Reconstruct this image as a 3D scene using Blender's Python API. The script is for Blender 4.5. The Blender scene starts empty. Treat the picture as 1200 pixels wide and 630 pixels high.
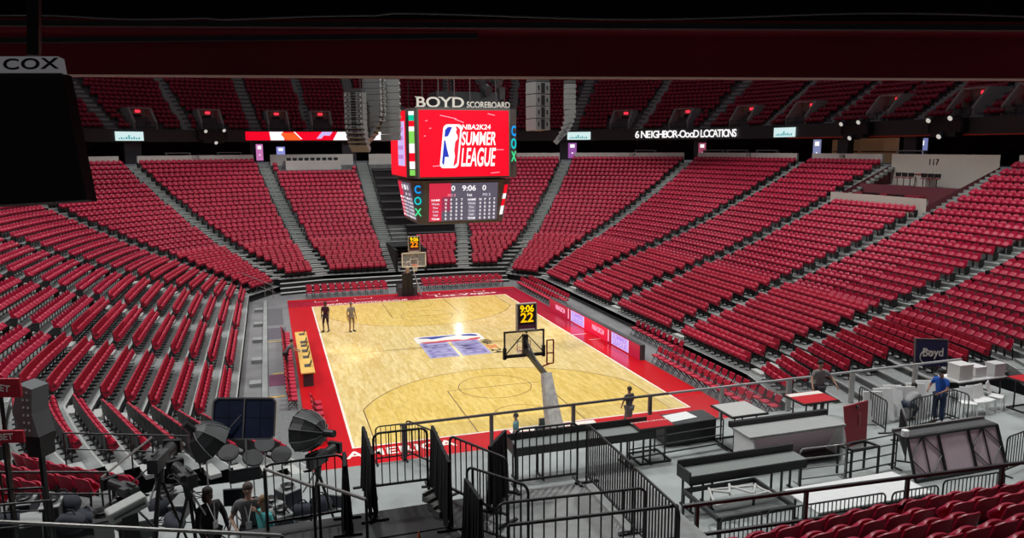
import bpy, math, random
import numpy as np
from mathutils import Vector, Matrix
random.seed(7)
R = math.radians
C = bpy.context.scene.collection
SC = bpy.context.scene

# ------------------------------------------------------------------ camera
cam_d = bpy.data.cameras.new('camera'); cam = bpy.data.objects.new('camera', cam_d); C.objects.link(cam)
CAM = Vector((-10.3156, -43.678, 11.887)); YAW, PITCH, ROLL, FPX = 0.309685, -0.159445, -0.00507, 887.43
cam_d.sensor_width = 36; cam_d.lens = 36 * FPX / 1200; cam_d.clip_start = .05; cam_d.clip_end = 400
_f = Vector((math.sin(YAW)*math.cos(PITCH), math.cos(YAW)*math.cos(PITCH), math.sin(PITCH)))
_r0 = Vector((math.cos(YAW), -math.sin(YAW), 0)); _u0 = _r0.cross(_f)
_r = math.cos(ROLL)*_r0 + math.sin(ROLL)*_u0; _u = -math.sin(ROLL)*_r0 + math.cos(ROLL)*_u0
cam.matrix_world = Matrix(((_r.x,_u.x,-_f.x,CAM.x),(_r.y,_u.y,-_f.y,CAM.y),(_r.z,_u.z,-_f.z,CAM.z),(0,0,0,1)))
SC.camera = cam
SC.view_settings.view_transform = 'Standard'; SC.view_settings.look = 'None'
SC.view_settings.gamma = 1; SC.view_settings.use_curve_mapping = False
SC.view_settings.exposure = 0.0

# ------------------------------------------------------------------ light
w = bpy.data.worlds.new('World'); SC.world = w; w.use_nodes = True
w.node_tree.nodes['Background'].inputs[0].default_value = (0.85, 0.88, 1.0, 1)
w.node_tree.nodes['Background'].inputs[1].default_value = 0.085
def lamp(kind, name, loc, energy, color=(1,1,1), target=None, **kw):
    d = bpy.data.lights.new(name, kind); d.energy = energy; d.color = color
    for k, v in kw.items(): setattr(d, k, v)
    o = bpy.data.objects.new(name, d); C.objects.link(o); o.location = loc
    if target is not None:
        o.rotation_euler = (Vector(target)-Vector(loc)).to_track_quat('-Z', 'Y').to_euler()
    return o
# the rig of house lamps: soft ones above the court, others above the stands, narrow ones for the floor
for lx, ly in ((-9,-12),(9,-12),(-9,12),(9,12)):
    lamp('SPOT', 'house_lamp', (lx, ly, 27), 4200, (1, .98, .96), (lx*1.25, ly*1.25, 0), spot_size=R(128), spot_blend=.45, shadow_soft_size=1.0)
for lx, ly in ((-23,-15),(23,-15),(-24,0),(24,0),(-23,15),(23,15),(-16,31),(16,31),(0,35),(-21,-27),(21,-27)):
    lamp('SPOT', 'stand_house_lamp', (lx, ly, 26), 6500, (1, .98, .97), (lx*.93, ly*.93, 4), spot_size=R(104), spot_blend=.35, shadow_soft_size=.8)
for lx, ly in ((0,-8),(0,8)):
    lamp('SPOT', 'court_lamp', (lx, ly, 27), 13500, (1, .99, .95), (lx, ly, 0), spot_size=R(66), spot_blend=.6, shadow_soft_size=.6)
lamp('SPOT', 'glint_lamp', (11.4, 46.0, 11.3), 260, (1, 1, 1), (0.9, 2.5, 0), spot_size=R(30), spot_blend=.5, shadow_soft_size=.25)
lamp('SPOT', 'end_stage_lamp', (3, -22, 25), 8500, (.97, 1, .99), (0, -30, 3), spot_size=R(95), spot_blend=.6, shadow_soft_size=.8)

# ------------------------------------------------------------------ materials
MATS = {}
def mat(name, col, rough=.6, metal=0, noise=0, nscale=6, emit=None, estr=1, spec=.5, coat=0, alpha=1, trans=0, bump=0, bscale=40):
    if name in MATS: return MATS[name]
    m = bpy.data.materials.new(name); m.use_nodes = True; MATS[name] = m
    nt = m.node_tree; b = nt.nodes['Principled BSDF']
    b.inputs['Base Color'].default_value = (*col, 1); b.inputs['Roughness'].default_value = rough
    b.inputs['Metallic'].default_value = metal; b.inputs['Specular IOR Level'].default_value = spec
    b.inputs['Coat Weight'].default_value = coat; b.inputs['Alpha'].default_value = alpha
    b.inputs['Transmission Weight'].default_value = trans
    if emit: b.inputs['Emission Color'].default_value = (*emit, 1); b.inputs['Emission Strength'].default_value = estr
    if noise or bump:
        tc = nt.nodes.new('ShaderNodeTexCoord'); n = nt.nodes.new('ShaderNodeTexNoise')
        n.inputs['Scale'].default_value = nscale; n.inputs['Detail'].default_value = 5
        nt.links.new(tc.outputs['Object'], n.inputs['Vector'])
        if noise:
            cr = nt.nodes.new('ShaderNodeValToRGB')
            cr.color_ramp.elements[0].position = .3; cr.color_ramp.elements[1].position = .7
            cr.color_ramp.elements[0].color = (*[c*(1-noise) for c in col], 1)
            cr.color_ramp.elements[1].color = (*[min(1, c*(1+noise)) for c in col], 1)
            nt.links.new(n.outputs['Fac'], cr.inputs['Fac']); nt.links.new(cr.outputs['Color'], b.inputs['Base Color'])
        if bump:
            n2 = nt.nodes.new('ShaderNodeTexNoise'); n2.inputs['Scale'].default_value = bscale
            nt.links.new(tc.outputs['Object'], n2.inputs['Vector'])
            bp = nt.nodes.new('ShaderNodeBump'); bp.inputs['Strength'].default_value = bump; bp.inputs['Distance'].default_value = .02
            nt.links.new(n2.outputs['Fac'], bp.inputs['Height']); nt.links.new(bp.outputs['Normal'], b.inputs['Normal'])
    return m
M_CONC = mat('concrete_steps', (.19,.205,.20), .85, noise=.22, nscale=.9)
M_TREAD = mat('deck_tread', (.25,.27,.265), .7, noise=.15, nscale=1.2)
M_FLOOR = mat('arena_floor', (.17,.175,.18), .55, noise=.25, nscale=.5)
M_WALLW = mat('parapet_paint', (.60,.59,.55), .6, noise=.06, nscale=1)
M_SEAT = mat('red_plastic', (.42,.010,.045), .42, noise=.12, nscale=.7, spec=.4)
M_SEATU = mat('red_upholstery', (.46,.010,.042), .5, noise=.12, nscale=.8)
M_BLACK = mat('black_metal', (.012,.012,.013), .45)
M_BLACKC = mat('black_cloth', (.012,.012,.014), .85, bump=.6, bscale=6)
M_DARK = mat('dark_grey', (.05,.052,.055), .6, noise=.15)
M_STEEL = mat('galvanised_steel', (.38,.38,.38), .38, metal=.8)
M_WHITE = mat('white_laminate', (.84,.85,.84), .4, noise=.03)
M_GREY = mat('speaker_grey', (.17,.18,.18), .5)

# ------------------------------------------------------------------ helpers
class MB:
    def __init__(s): s.v=[]; s.f=[]; s.mi=[]; s.M=Matrix.Identity(4)
    def add(s, vs, fs, mi=0):
        b=len(s.v); s.v += [tuple(s.M @ Vector(p)) for p in vs]; s.f += [tuple(b+i for i in f) for f in fs]; s.mi += [mi]*len(fs); return s
    def box(s, c, sz, rz=0, mi=0, M=None):
        hx,hy,hz=sz[0]/2,sz[1]/2,sz[2]/2
        P=[Vector((x,y,z)) for x in (-hx,hx) for y in (-hy,hy) for z in (-hz,hz)]
        if M is not None: P=[M@p for p in P]
        if rz: q=Matrix.Rotation(rz,3,'Z'); P=[q@p for p in P]
        c=Vector(c); P=[p+c for p in P]
        return s.add(P, [(0,1,3,2),(4,6,7,5),(0,4,5,1),(2,3,7,6),(0,2,6,4),(1,5,7,3)], mi)
    def bar(s, a, b, w, h=None, mi=0, up=(0,0,1)):
        # rectangular bar from a to b
        a=Vector(a); b=Vector(b); d=(b-a).normalized(); h=h or w; U=Vector(up)
        if abs(d.dot(U))>.98: U=Vector((1,0,0))
        x=d.cross(U).normalized(); y=x.cross(d)
        P=[]
        for p in (a,b):
            for sx,sy in ((-1,-1),(1,-1),(1,1),(-1,1)): P.append(p+x*sx*w/2+y*sy*h/2)
        return s.add(P, [(3,2,1,0),(4,5,6,7),(0,1,5,4),(1,2,6,5),(2,3,7,6),(3,0,4,7)], mi)
    def tube(s, pts, r, n=8, mi=0, caps=True):
        pts=[Vector(p) for p in pts]; rs = r if isinstance(r,(list,tuple)) else [r]*len(pts)
        V=[]; F=[]; x=None
        for i,p in enumerate(pts):
            d=(pts[min(i+1,len(pts)-1)]-pts[max(i-1,0)]).normalized()
            if x is None:
                U=Vector((0,0,1)) if abs(d.z)<.9 else Vector((1,0,0)); x=d.cross(U).normalized()
            else: x=(x-d*x.dot(d)).normalized()
            y=d.cross(x)
            for k in range(n):
                a=2*math.pi*k/n; V.append(p+(x*math.cos(a)+y*math.sin(a))*rs[i])
        for i in range(len(pts)-1):
            for k in range(n): F.append((i*n+k,i*n+(k+1)%n,(i+1)*n+(k+1)%n,(i+1)*n+k))
        if caps: F.append(tuple(range(n-1,-1,-1))); F.append(tuple((len(pts)-1)*n+k for k in range(n)))
        return s.add(V,F,mi)
    def lathe(s, prof, c=(0,0,0), n=16, mi=0, axis=None):
        V=[];F=[];c=Vector(c); q=Vector((0,0,1)).rotation_difference(Vector(axis)).to_matrix() if axis is not None else None
        for r,z in prof:
            for k in range(n):
                a=2*math.pi*k/n; p=Vector((r*math.cos(a),r*math.sin(a),z))
                V.append((q@p if q else p)+c)
        for i in range(len(prof)-1):
            for k in range(n): F.append((i*n+k,i*n+(k+1)%n,(i+1)*n+(k+1)%n,(i+1)*n+k))
        F.append(tuple(range(n-1,-1,-1))); F.append(tuple((len(prof)-1)*n+k for k in range(n)))
        return s.add(V,F,mi)
    def ball(s, c, r, sc=(1,1,1), n=12, mi=0):
        prof=[(max(1e-4,r*math.sin(math.pi*i/8)), -r*math.cos(math.pi*i/8)) for i in range(9)]
        V=[];F=[]
        for rr,z in prof:
            for k in range(n):
                a=2*math.pi*k/n; V.append(Vector((rr*math.cos(a)*sc[0],rr*math.sin(a)*sc[1],z*sc[2]))+Vector(c))
        for i in range(8):
            for k in range(n): F.append((i*n+k,i*n+(k+1)%n,(i+1)*n+(k+1)%n,(i+1)*n+k))
        return s.add(V,F,mi)
    def prism(s, poly, off, mi=0):
        # poly: 3d points, extruded by vector off
        n=len(poly); P=[Vector(p) for p in poly]; o=Vector(off); V=P+[p+o for p in P]
        F=[tuple(range(n-1,-1,-1)), tuple(range(n,2*n))]+[(i,(i+1)%n,n+(i+1)%n,n+i) for i in range(n)]
        return s.add(V,F,mi)
    def build(s, name, mats, parent=None, smooth=False, bevel=0):
        me=bpy.data.meshes.new(name); me.from_pydata(s.v,[],s.f)
        for m in (mats if isinstance(mats,(list,tuple)) else [mats]): me.materials.append(m)
        if len(me.materials)>1: me.polygons.foreach_set('material_index', s.mi)
        if smooth: me.polygons.foreach_set('use_smooth',[True]*len(me.polygons))
        me.update(); o=bpy.data.objects.new(name,me); C.objects.link(o)
        if smooth:
            try: me.set_sharp_from_angle(angle=R(40))
            except Exception: pass
        if bevel:
            b=o.modifiers.new('bevel','BEVEL'); b.width=bevel; b.segments=2; b.limit_method='ANGLE'
        if parent is not None: o.parent=parent
        return o
def tag(o, label, cat, group=None):
    o['label']=label; o['category']=cat
    if group: o['group']=group
    return o
def struct(o): o['kind']='structure'; return o
def empty(name, loc, rz=0):
    o=bpy.data.objects.new(name,None); C.objects.link(o); o.location=loc; o.rotation_euler=(0,0,rz); o.empty_display_size=.2; return o
def copy_tree(o, parent=None, loc=None, rz=None):
    c=o.copy(); C.objects.link(c)
    if parent is not None: c.parent=parent
    if loc is not None: c.location=loc
    if rz is not None: c.rotation_euler=(0,0,rz)
    for ch in [x for x in KIDS.get(o.name,[])] or list(o.children): copy_tree(ch, c)
    return c
KIDS={}
def text_obj(name, s, size, m, M, parent=None, ext=.004, align='CENTER', sx=1, bold=0, spacing=1, fit=None, shear=0):
    bold=min(bold,.018*size)
    cu=bpy.data.curves.new(name,'FONT'); cu.body=s; cu.size=size; cu.extrude=ext; cu.align_x=align; cu.align_y='CENTER'; cu.offset=bold; cu.space_character=spacing
    t=bpy.data.objects.new('tmp',cu); C.objects.link(t)
    me=bpy.data.meshes.new_from_object(t.evaluated_get(bpy.context.evaluated_depsgraph_get()))
    bpy.data.objects.remove(t); me.name=name; me.transform(Matrix.Diagonal((sx,1,1,1)))
    if fit:
        xs=[v.co.x for v in me.vertices]; ys=[v.co.y for v in me.vertices]; cx=(max(xs)+min(xs))/2; cy=(max(ys)+min(ys))/2
        me.transform(Matrix.Diagonal((fit[0]/(max(xs)-min(xs)),fit[1]/(max(ys)-min(ys)),1,1))@Matrix.Translation((-cx,-cy,0)))
    if shear: me.transform(Matrix(((1,shear,0,0),(0,1,0,0),(0,0,1,0),(0,0,0,1))))
    me.name=name; me.transform(M)
    me.materials.clear(); me.materials.append(m)
    o=bpy.data.objects.new(name,me); C.objects.link(o)
    if parent is not None: o.parent=parent
    return o
def frame(origin, xdir, zdir):
    # matrix whose local x = xdir (reading direction), local y = up of text = zdir
    x=Vector(xdir).normalized(); y=Vector(zdir).normalized(); z=x.cross(y).normalized(); y=z.cross(x)
    o=Vector(origin)
    return Matrix(((x.x,y.x,z.x,o.x),(x.y,y.y,z.y,o.y),(x.z,y.z,z.z,o.z),(0,0,0,1)))

# ------------------------------------------------------------------ plan of the bowl
_q=[(0,28.2,0,45.2,0,22.4),(7.6,28.2,10.8,45.0,6.2,22.4),(13.6,25.9,23.4,40.2,9.8,21.6),(18.1,21.4,33.7,29.8,12.2,18.0),(19.6,13,36.6,14.9,12.2,12.2),(19.8,4.4,36.9,5.0,12.2,4.4)]
AI=[]
for a in _q: AI.append(a)
for a in reversed(_q[0:6]):
    AI.append((a[0],-a[1],a[2],-a[3],a[4],-a[5]))
for a in _q[1:6]: AI.append((-a[0],-a[1],-a[2],-a[3],-a[4],-a[5]))
for a in reversed(_q[1:6]): AI.append((-a[0],a[1],-a[2],a[3],-a[4],a[5]))
NA=len(AI)     # 22 aisles, clockwise from the far end
AI[13]=(-12.2,-24.2,-23.4,-40.2,-9.8,-21.6); AI[14]=(-17.2,-20.0,-33.7,-29.8,-9.3,-16.9)
AI[8]=AI[8][:4]+(11.0,-17.6)
AIN=np.array(AI)
def _cr(j,t,c):
    p0,p1,p2,p3=[AIN[(j+i)%NA,c:c+2] for i in (-1,0,1,2)]
    return .5*((2*p1)+(-p0+p2)*t+(2*p0-5*p1+4*p2-p3)*t*t+(-p0+3*p1-3*p2+p3)*t**3)
def ring(u,d):
    j=int(math.floor(u))%NA; t=u-math.floor(u)
    B=_cr(j,t,0); T=_cr(j,t,2)
    return B+(T-B)*(d/17.0)
def tele(u,f):        # f 0 at the break, 1 at the front row
    j=int(math.floor(u))%NA; t=u-math.floor(u)
    L=lambda c:AIN[j,c:c+2]*(1-t)+AIN[(j+1)%NA,c:c+2]*t
    c=_cr(j,t,0); B=c*max(0,1-f*3)+L(0)*min(1,f*3)
    return B+(L(4)-B)*f
TR=.85
ZB=[3.0]
for i in range(20): ZB.append(ZB[-1]+.30+.0074*i)
def tele_n(j): j%=NA; return 7 if j in (0,1,NA-1,NA-2) else 9

# ------------------------------------------------------------------ large structure
def strip_mesh(mb, P, Q, mi=0):
    n=len(P); vs=list(P)+list(Q)
    mb.add(vs, [(i,i+1,n+i+1,n+i) for i in range(n-1)], mi)
def v3(p,z): return (float(p[0]),float(p[1]),float(z))
SUB=8
def us(j,n=SUB): return [j+i/n for i in range(n+1)]
def first_row(j): return 6 if j%NA in (9,10,11,12) else 0
def row_end(j): return 13 if j%NA==5 else 20
bowl=MB()
for j in range(NA):
    k0=first_row(j); U=us(j)
    if j==13: U=[13.28+.72*i/SUB for i in range(SUB+1)]
    U[-1]-=1e-6
    for k in range(k0,row_end(j)):
        a=[ring(u,k*TR) for u in U]; b=[ring(u,(k+1)*TR) for u in U]
        z=ZB[k]; zp=ZB[k-1] if k>k0 else (3.0 if k0 else 2.6)
        strip_mesh(bowl,[v3(p,zp) for p in a],[v3(p,z) for p in a]); strip_mesh(bowl,[v3(p,z) for p in a],[v3(p,z) for p in b])
ob=bowl.build('seating_bowl',M_CONC); struct(ob)
# concourse slab behind the top row and its outer wall
mb=MB(); wl=MB()
for j in range(NA):
    if j in (9,10,11,12): continue
    U=us(j); U[-1]-=1e-6
    strip_mesh(mb,[v3(ring(u,17),10.4) for u in U],[v3(ring(u,27),10.4) for u in U])
    strip_mesh(wl,[v3(ring(u,27),10.4) for u in U],[v3(ring(u,27),14) for u in U])
struct(mb.build('concourse_floor',M_DARK)); struct(wl.build('concourse_wall',mat('concourse_paint',(.09,.06,.07),.8,noise=.5,nscale=.35)))
# parapet behind the last row, one piece per block, open at the aisles
def arc_pts(fn, j, w0, w1, n=16):
    # points along block j between w0 metres from its first aisle and w1 metres from its second
    U=[j+(1-1e-6)*i/60 for i in range(61)]; P=np.array([fn(u) for u in U]); L=np.concatenate([[0],np.cumsum(np.hypot(*np.diff(P,axis=0).T))])
    s=np.linspace(w0,L[-1]-w1,n); return np.stack([np.interp(s,L,P[:,0]),np.interp(s,L,P[:,1])],1), L[-1]
for j in list(range(14,22))+list(range(0,9)):
    if j==5: continue
    pa,_=arc_pts(lambda u:ring(u,17.0),j,.9,.9); pb,_=arc_pts(lambda u:ring(u,17.2),j,.9,.9)
    m=MB(); 
    strip_mesh(m,[v3(p,10.0) for p in pa],[v3(p,11.2) for p in pa]); strip_mesh(m,[v3(p,11.2) for p in pa],[v3(p,11.2) for p in pb]); strip_mesh(m,[v3(p,11.2) for p in pb],[v3(p,10.0) for p in pb])
    for P_ in ((0,),(-1,)):
        i=P_[0]; m.add([v3(pa[i],10.0),v3(pb[i],10.0),v3(pb[i],11.2),v3(pa[i],11.2)],[(0,1,2,3)])
    struct(m.build('parapet_wall',M_WALLW))
# aisle stairs: two steps per row
for j in range(NA):
    if j in (10,11,12,13): continue
    m=MB()
    for k in range(20):
        if j in (9,13) and k<6 and j==9: continue
        for h in (0,1):
            d=(k+.5*h)*TR; p=ring(j,d); q=ring(j,17); c=(np.array(p)+np.array(ring(j,d+.42)))/2
            dr=np.array(ring(j,17))-np.array(ring(j,0)); rz=math.atan2(dr[1],dr[0]); ln=np.linalg.norm(dr)/17*.425
            zt=ZB[k]+(0.02 if h==0 else (ZB[k+1]-ZB[k])*.5)
            m.box((c[0],c[1],zt-.09),(ln,1.2,.18),rz)
            m.box((p[0]+.03*math.cos(rz),p[1]+.03*math.sin(rz),zt+.004),(.06,1.2,.012),rz,1)
    if j not in (8,9):
        for k in range(first_row(j) if j!=13 else 0,20):
            for sd in (-1,1):
                if j in (5,6) and k>=13: continue
                c=np.array(ring(j,(k+.45)*TR)); px2,py2=-math.sin(rz)*sd*.68,math.cos(rz)*sd*.68
                m.box((c[0]+px2,c[1]+py2,ZB[k]+.32),(.30,.04,.44),rz,2)
    struct(m.build('aisle_stair',[mat('aisle_step',(.27,.30,.285),.8,noise=.1),mat('step_nosing',(.42,.44,.42),.6),M_BLACK]))

# retractable stands
M_NOSE=mat('deck_nosing',(.46,.48,.46),.5)
def tele_row_z(n,k): return 3.0-.277*(k+1)      # k = 0 top row
TELE=[14,15,16,17,18,19,20,21,0,1,2,3,4,5,6,7]
for j in TELE:
    n=tele_n(j); m=MB(); U=us(j,6); U[-1]-=1e-6
    for k in range(n):
        a=[tele(u,k/n) for u in U]; b=[tele(u,(k+1)/n) for u in U]; b2=[tele(u,(k+.93)/n) for u in U]; z=tele_row_z(n,k)
        strip_mesh(m,[v3(p,z) for p in a],[v3(p,z) for p in b2],0)
        strip_mesh(m,[v3(p,z+.004) for p in b2],[v3(p,z+.004) for p in b],2)
        strip_mesh(m,[v3(p,z) for p in b],[v3(p,z-.06) for p in b],2); 
        strip_mesh(m,[v3(p,z-.06) for p in b],[v3(p,z-.28) for p in b],1)
    z=tele_row_z(n,n-1)
    if n==7:       # closed decks below the last row of the end blocks
        for k in range(3):
            a=np.array([tele(u,1) for u in U]); sg=np.sign(a[:,1])[:,None]*np.array([[0,1]])
            A=a-sg*.55*k; Bv=a-sg*.55*(k+1); zz=z-.30*(k+1)
            strip_mesh(m,[v3(p,zz+.3) for p in A],[v3(p,zz) for p in A],1); strip_mesh(m,[v3(p,zz) for p in A],[v3(p,zz) for p in Bv],2)
        strip_mesh(m,[v3(p,zz) for p in Bv],[v3(p,0) for p in Bv],1)
    else:
        b=[tele(u,1) for u in U]; strip_mesh(m,[v3(p,z) for p in b],[v3(p,0) for p in b],1)
    # light aisle half steps on the first aisle of the block
    for k in range(n):
        c=(np.array(tele(j,(k+.02)/n))+np.array(tele(j,(k+.45)/n)))/2; dr=np.array(tele(j,.9))-np.array(tele(j,.1)); rz=math.atan2(dr[1],dr[0])
        m.box((c[0],c[1],tele_row_z(n,k)+.07),(.36,1.0,.14),rz,2)
    # side cheek walls
    struct(m.build('retractable_stand',[M_TREAD,M_BLACK,M_NOSE]))

# floors
m=MB(); m.box((0,0,-.1),(150,150,.2)); struct(m.build('floor',M_FLOOR))
# end platform over the folded stand and the raised camera deck
m=MB(); m.box((.3,-28.25,2.9),(29.6,10.5,.2)); ob=struct(m.build('end_platform',mat('platform_deck',(.34,.37,.36),.75,noise=.14,nscale=1.1)))
m=MB(); m.box((.3,-23.05,1.45),(29.6,.1,2.7)); struct(m.build('platform_skirt',M_BLACKC))

# ------------------------------------------------------------------ seats
def seat_parts(kind,hi=False):
    # local frame: x right, y towards the court, z up, origin on the tread under the seat
    sh=MB(); pan=MB(); fr=MB()
    if kind=='bowl':
        nu,nv=(8,6) if hi else (4,3)
        def shell(mb,fx,fz,fy,th):
            V=[];F=[]
            for sd in (0,1):
                for i in range(nv+1):
                    for q in range(nu+1):
                        u=-1+2*q/nu; v=i/nv; V.append((fx(u,v),fy(u,v)-(th if sd else 0),fz(u,v)))
            n=(nu+1)*(nv+1); r=nu+1
            for i in range(nv):
                for q in range(nu):
                    c=i*r+q; F.append((c,c+r,c+r+1,c+1)); F.append((n+c,n+c+1,n+c+r+1,n+c+r))
                F.append((i*r,n+i*r,n+i*r+r,i*r+r)); F.append((i*r+nu,i*r+nu+r,n+i*r+nu+r,n+i*r+nu))
            for q in range(nu): F.append((nv*r+q,n+nv*r+q,n+nv*r+q+1,nv*r+q+1)); F.append((q,q+1,n+q+1,n+q))
            mb.add(V,F)
        shell(sh,lambda u,v:.252*u*(1-.10*v**3),lambda u,v:.34+.49*v-.075*v*v*abs(u)**3.2,lambda u,v:.0-.11*v+.085*u*u,.03)
        shell(pan,lambda u,v:.235*u*(1-.10*v**3),lambda u,v:.36+.34*v-.05*v*v*abs(u)**3,lambda u,v:.10+.25*math.sin(min(1,v/.45)*math.pi/2)-.16*max(0,v-.45)/.55-.05*u*u,.05)
        for sx in (-.245,.245):
            fr.bar((sx,-.06,.0),(sx,-.02,.50),.022,.06)
        fr.bar((-.245,-.04,.36),(.245,-.04,.36),.05,.04)
    else:
        V=[(-.25,-.02,.46),(.25,-.02,.46),(.25,-.07,.92),(-.25,-.07,.92),(-.25,.06,.44),(.25,.06,.44),(.24,-.01,.93),(-.24,-.01,.93)]
        sh.add(V,[(4,5,6,7),(3,2,1,0),(7,6,2,3),(0,1,5,4),(0,4,7,3),(5,1,2,6)])
        pan.add([(-.24,.06,.38),(.24,.06,.38),(.24,.29,.52),(-.24,.29,.52),(-.225,.22,.71),(.225,.22,.71),(.225,.14,.73),(-.225,.14,.73),(-.23,.06,.46),(.23,.06,.46)],
                [(3,2,5,4),(0,1,2,3),(4,5,6,7),(7,6,9,8),(8,9,1,0),(0,3,4,7,8),(1,9,6,5,2)])
        fr.add([(-.245,-.075,.40),(.245,-.075,.40),(.245,-.10,.89),(-.245,-.10,.89),(-.245,-.03,.40),(.245,-.03,.40),(.245,-.075,.89),(-.245,-.075,.89)],
               [(4,5,6,7),(3,2,1,0),(7,6,2,3),(0,1,5,4),(0,4,7,3),(5,1,2,6)])
        for sx in (-.25,.25):
            fr.bar((sx,-.04,0),(sx,.0,.55),.03,.06); fr.bar((sx,-.03,.64),(sx,.22,.62),.03,.03); fr.bar((sx,-.16,.015),(sx,.22,.015),.05,.03)
        fr.bar((-.25,.05,.34),(.25,.05,.34),.10,.08); fr.bar((-.25,-.05,.14),(.25,-.05,.14),.05,.06)
    return sh,pan,fr
SEATM={'bowl':M_SEAT,'tele':M_SEATU}
# list every seat: (kind, x, y, z, heading, block, row, number)
SEATS=[]
def put_row(kind, fn_front, fn_back, j, row, z, pitch, w0, w1, skip=None, yoff=.5):
    pts,L=arc_pts(fn_front,j,0,0,2)
    n=int((L-w0-w1)/pitch)
    if n<1: return
    g=(L-n*pitch-w0-w1)/2
    U=[j+(1-1e-6)*i/60 for i in range(61)]; P=np.array([fn_front(u) for u in U]); Q=np.array([fn_back(u) for u in U])
    S=np.concatenate([[0],np.cumsum(np.hypot(*np.diff(P,axis=0).T))])
    for i in range(n):
        s=w0+g+(i+.5)*pitch; t=np.interp(s,S,np.linspace(0,1,61))
        if skip and skip(t,row): continue
        ii=min(59,int(t*60)); fx=t*60-ii
        pf=P[ii]*(1-fx)+P[ii+1]*fx; pb=Q[ii]*(1-fx)+Q[ii+1]*fx
        tg=P[min(60,ii+1)]-P[max(0,ii)]; tg/=np.linalg.norm(tg)
        nrm=np.array([-tg[1],tg[0]])
        if nrm@(pf-pb)<0: nrm=-nrm
        c=pb+(pf-pb)*yoff
        SEATS.append((kind,c[0],c[1],z,math.atan2(nrm[1],nrm[0])-math.pi/2,j,row,i+1))
for j in range(NA):
    if j in (0,12): continue
    for k in range(first_row(j),row_end(j)):
        sk=None
        if j==11: sk=lambda t,r:t>.42
        if j==21: sk=lambda t,r:(r>=17 and .1<t<.9)
        if j==13: sk=lambda t,r:t<.3
        put_row('bowl',lambda u:ring(u,k*TR),lambda u:ring(u,(k+1)*TR),j,k,ZB[k],.52,.03 if j==11 else .68,.03 if j==10 else .68,sk,.36)
for j in TELE:
    n=tele_n(j)
    for k in range(n):
        sk=None; w0=w1=.62
        if j==0: sk=lambda t,r:t<.42
        if j==7: sk=lambda t,r:(r>2 and t>.62) 
        if j==14: sk=lambda t,r:t<.03
        put_row('tele',lambda u:tele(u,(k+1)/n),lambda u:tele(u,k/n),j,k,tele_row_z(n,k),.54,w0,w1,sk,.33)
# upper deck rows
UD0,UTR=19.3,.82
VOMS=[-3.6,-2.75,-1.778,-1.33,-.788,-.36,.36,2.36,2.79,3.27,3.72,4.5,5.35,5.8]
def vom_here(j,t):
    u=j+t if j<11 else j+t-22
    return any(abs(u-a)<(.105 if abs(a)<3 else .085) for a in VOMS)
def uz(k): return 13.75+.50*k
for j in (18,19,20,21,0,1,2,3,4,5,6):
    for k in range(0,17):
        for h in (0,1):
            put_row('upper',lambda u:ring(u,UD0+k*UTR),lambda u:ring(u,UD0+(k+1)*UTR),j,k*10+h,uz(k),.55,0,0,(lambda t,r,hh=h,jj=j: not ((hh==0 and .055<t<.465) or (hh==1 and .535<t<.945)) or (r//10<4 and vom_here(jj,t))),.36)
SEATS=[s for s in SEATS]
# distance from the camera and whether inside the photograph's frame
def in_view(x,y,z,mg=15):
    d=Vector((x,y,z))-CAM; dz=d.dot(_f)
    if dz<.5: return None
    px_=600+FPX*d.dot(_r)/dz; py_=315-FPX*d.dot(_u)/dz
    return (dz if -mg<px_<1200+mg and -mg<py_<630+mg else None)
def hidden(x,y,z):
    # behind the hanging screen at the left or under the near decks
    d=Vector((x,y,z))-CAM; dz=d.dot(_f); px_=600+FPX*d.dot(_r)/dz; py_=315-FPX*d.dot(_u)/dz
    return px_<100 and py_<236
cand={'bowl':[],'tele':[]}
for i,s in enumerate(SEATS):
    if s[0]=='upper': continue
    dz=in_view(s[1],s[2],s[3]+.7)
    if dz and not hidden(s[1],s[2],s[3]+.7): cand[s[0]].append((dz,i))
INDIV={}
for k_,L_ in cand.items():
    L_.sort(); INDIV.update({i:True for _,i in L_[:300]})
protos={}
WN=['zero','first','second','third','fourth','fifth','sixth','seventh','eighth','ninth','tenth','11th','12th','13th','14th','15th','16th','17th','18th','19th','20th','21st','22nd','23rd','24th','25th','26th','27th','28th','29th','30th']
def block_name(j):
    return {7:'right stand nearest block',6:'right stand second block',5:'right stand third block',4:'right stand fourth block',8:'far right edge',9:'right edge below railing',10:'bottom right block',11:'bottom right block, left end',
            13:'bottom left block',14:'lower left corner block',15:'left stand second block',16:'left stand third block',17:'left stand fourth block',18:'left stand fifth block',19:'left far corner block'}.get(j,'far block')
for kind in ('bowl','tele'):
    sh,pan,fr=seat_parts(kind,True)
    root=fr.build('arena_seat' if kind=='bowl' else 'grandstand_chair',M_BLACK); a=sh.build('backrest',SEATM[kind],root,smooth=kind=='bowl'); b=pan.build('seat',SEATM[kind],root,smooth=kind=='bowl')
    protos[kind]=(root,a,b)
first={'bowl':True,'tele':True}
for i,s in enumerate(SEATS):
    if i not in INDIV: continue
    kind=s[0]; root,a,b=protos[kind]
    if first[kind]: o=root; first[kind]=False
    else:
        o=root.copy(); C.objects.link(o)
        for ch in (a,b):
            c=ch.copy(); C.objects.link(c); c.parent=o
    o.location=(s[1],s[2],s[3]+.004); o.rotation_euler=(0,0,s[4])
    row=s[6]+1-(first_row(s[5]) if kind=='bowl' else 0)
    if kind=='bowl': lab='red plastic seat, %s row up, %s seat along, %s'%(WN[row],WN[min(s[7],30)],block_name(s[5]))
    else: lab='upholstered red seat, %s row from top, %s along, %s'%(WN[row],WN[min(s[7],30)],block_name(s[5]))
    tag(o,lab,'seat','red seats on the concrete steps' if kind=='bowl' else 'red seats on the black retractable stands')
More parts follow.
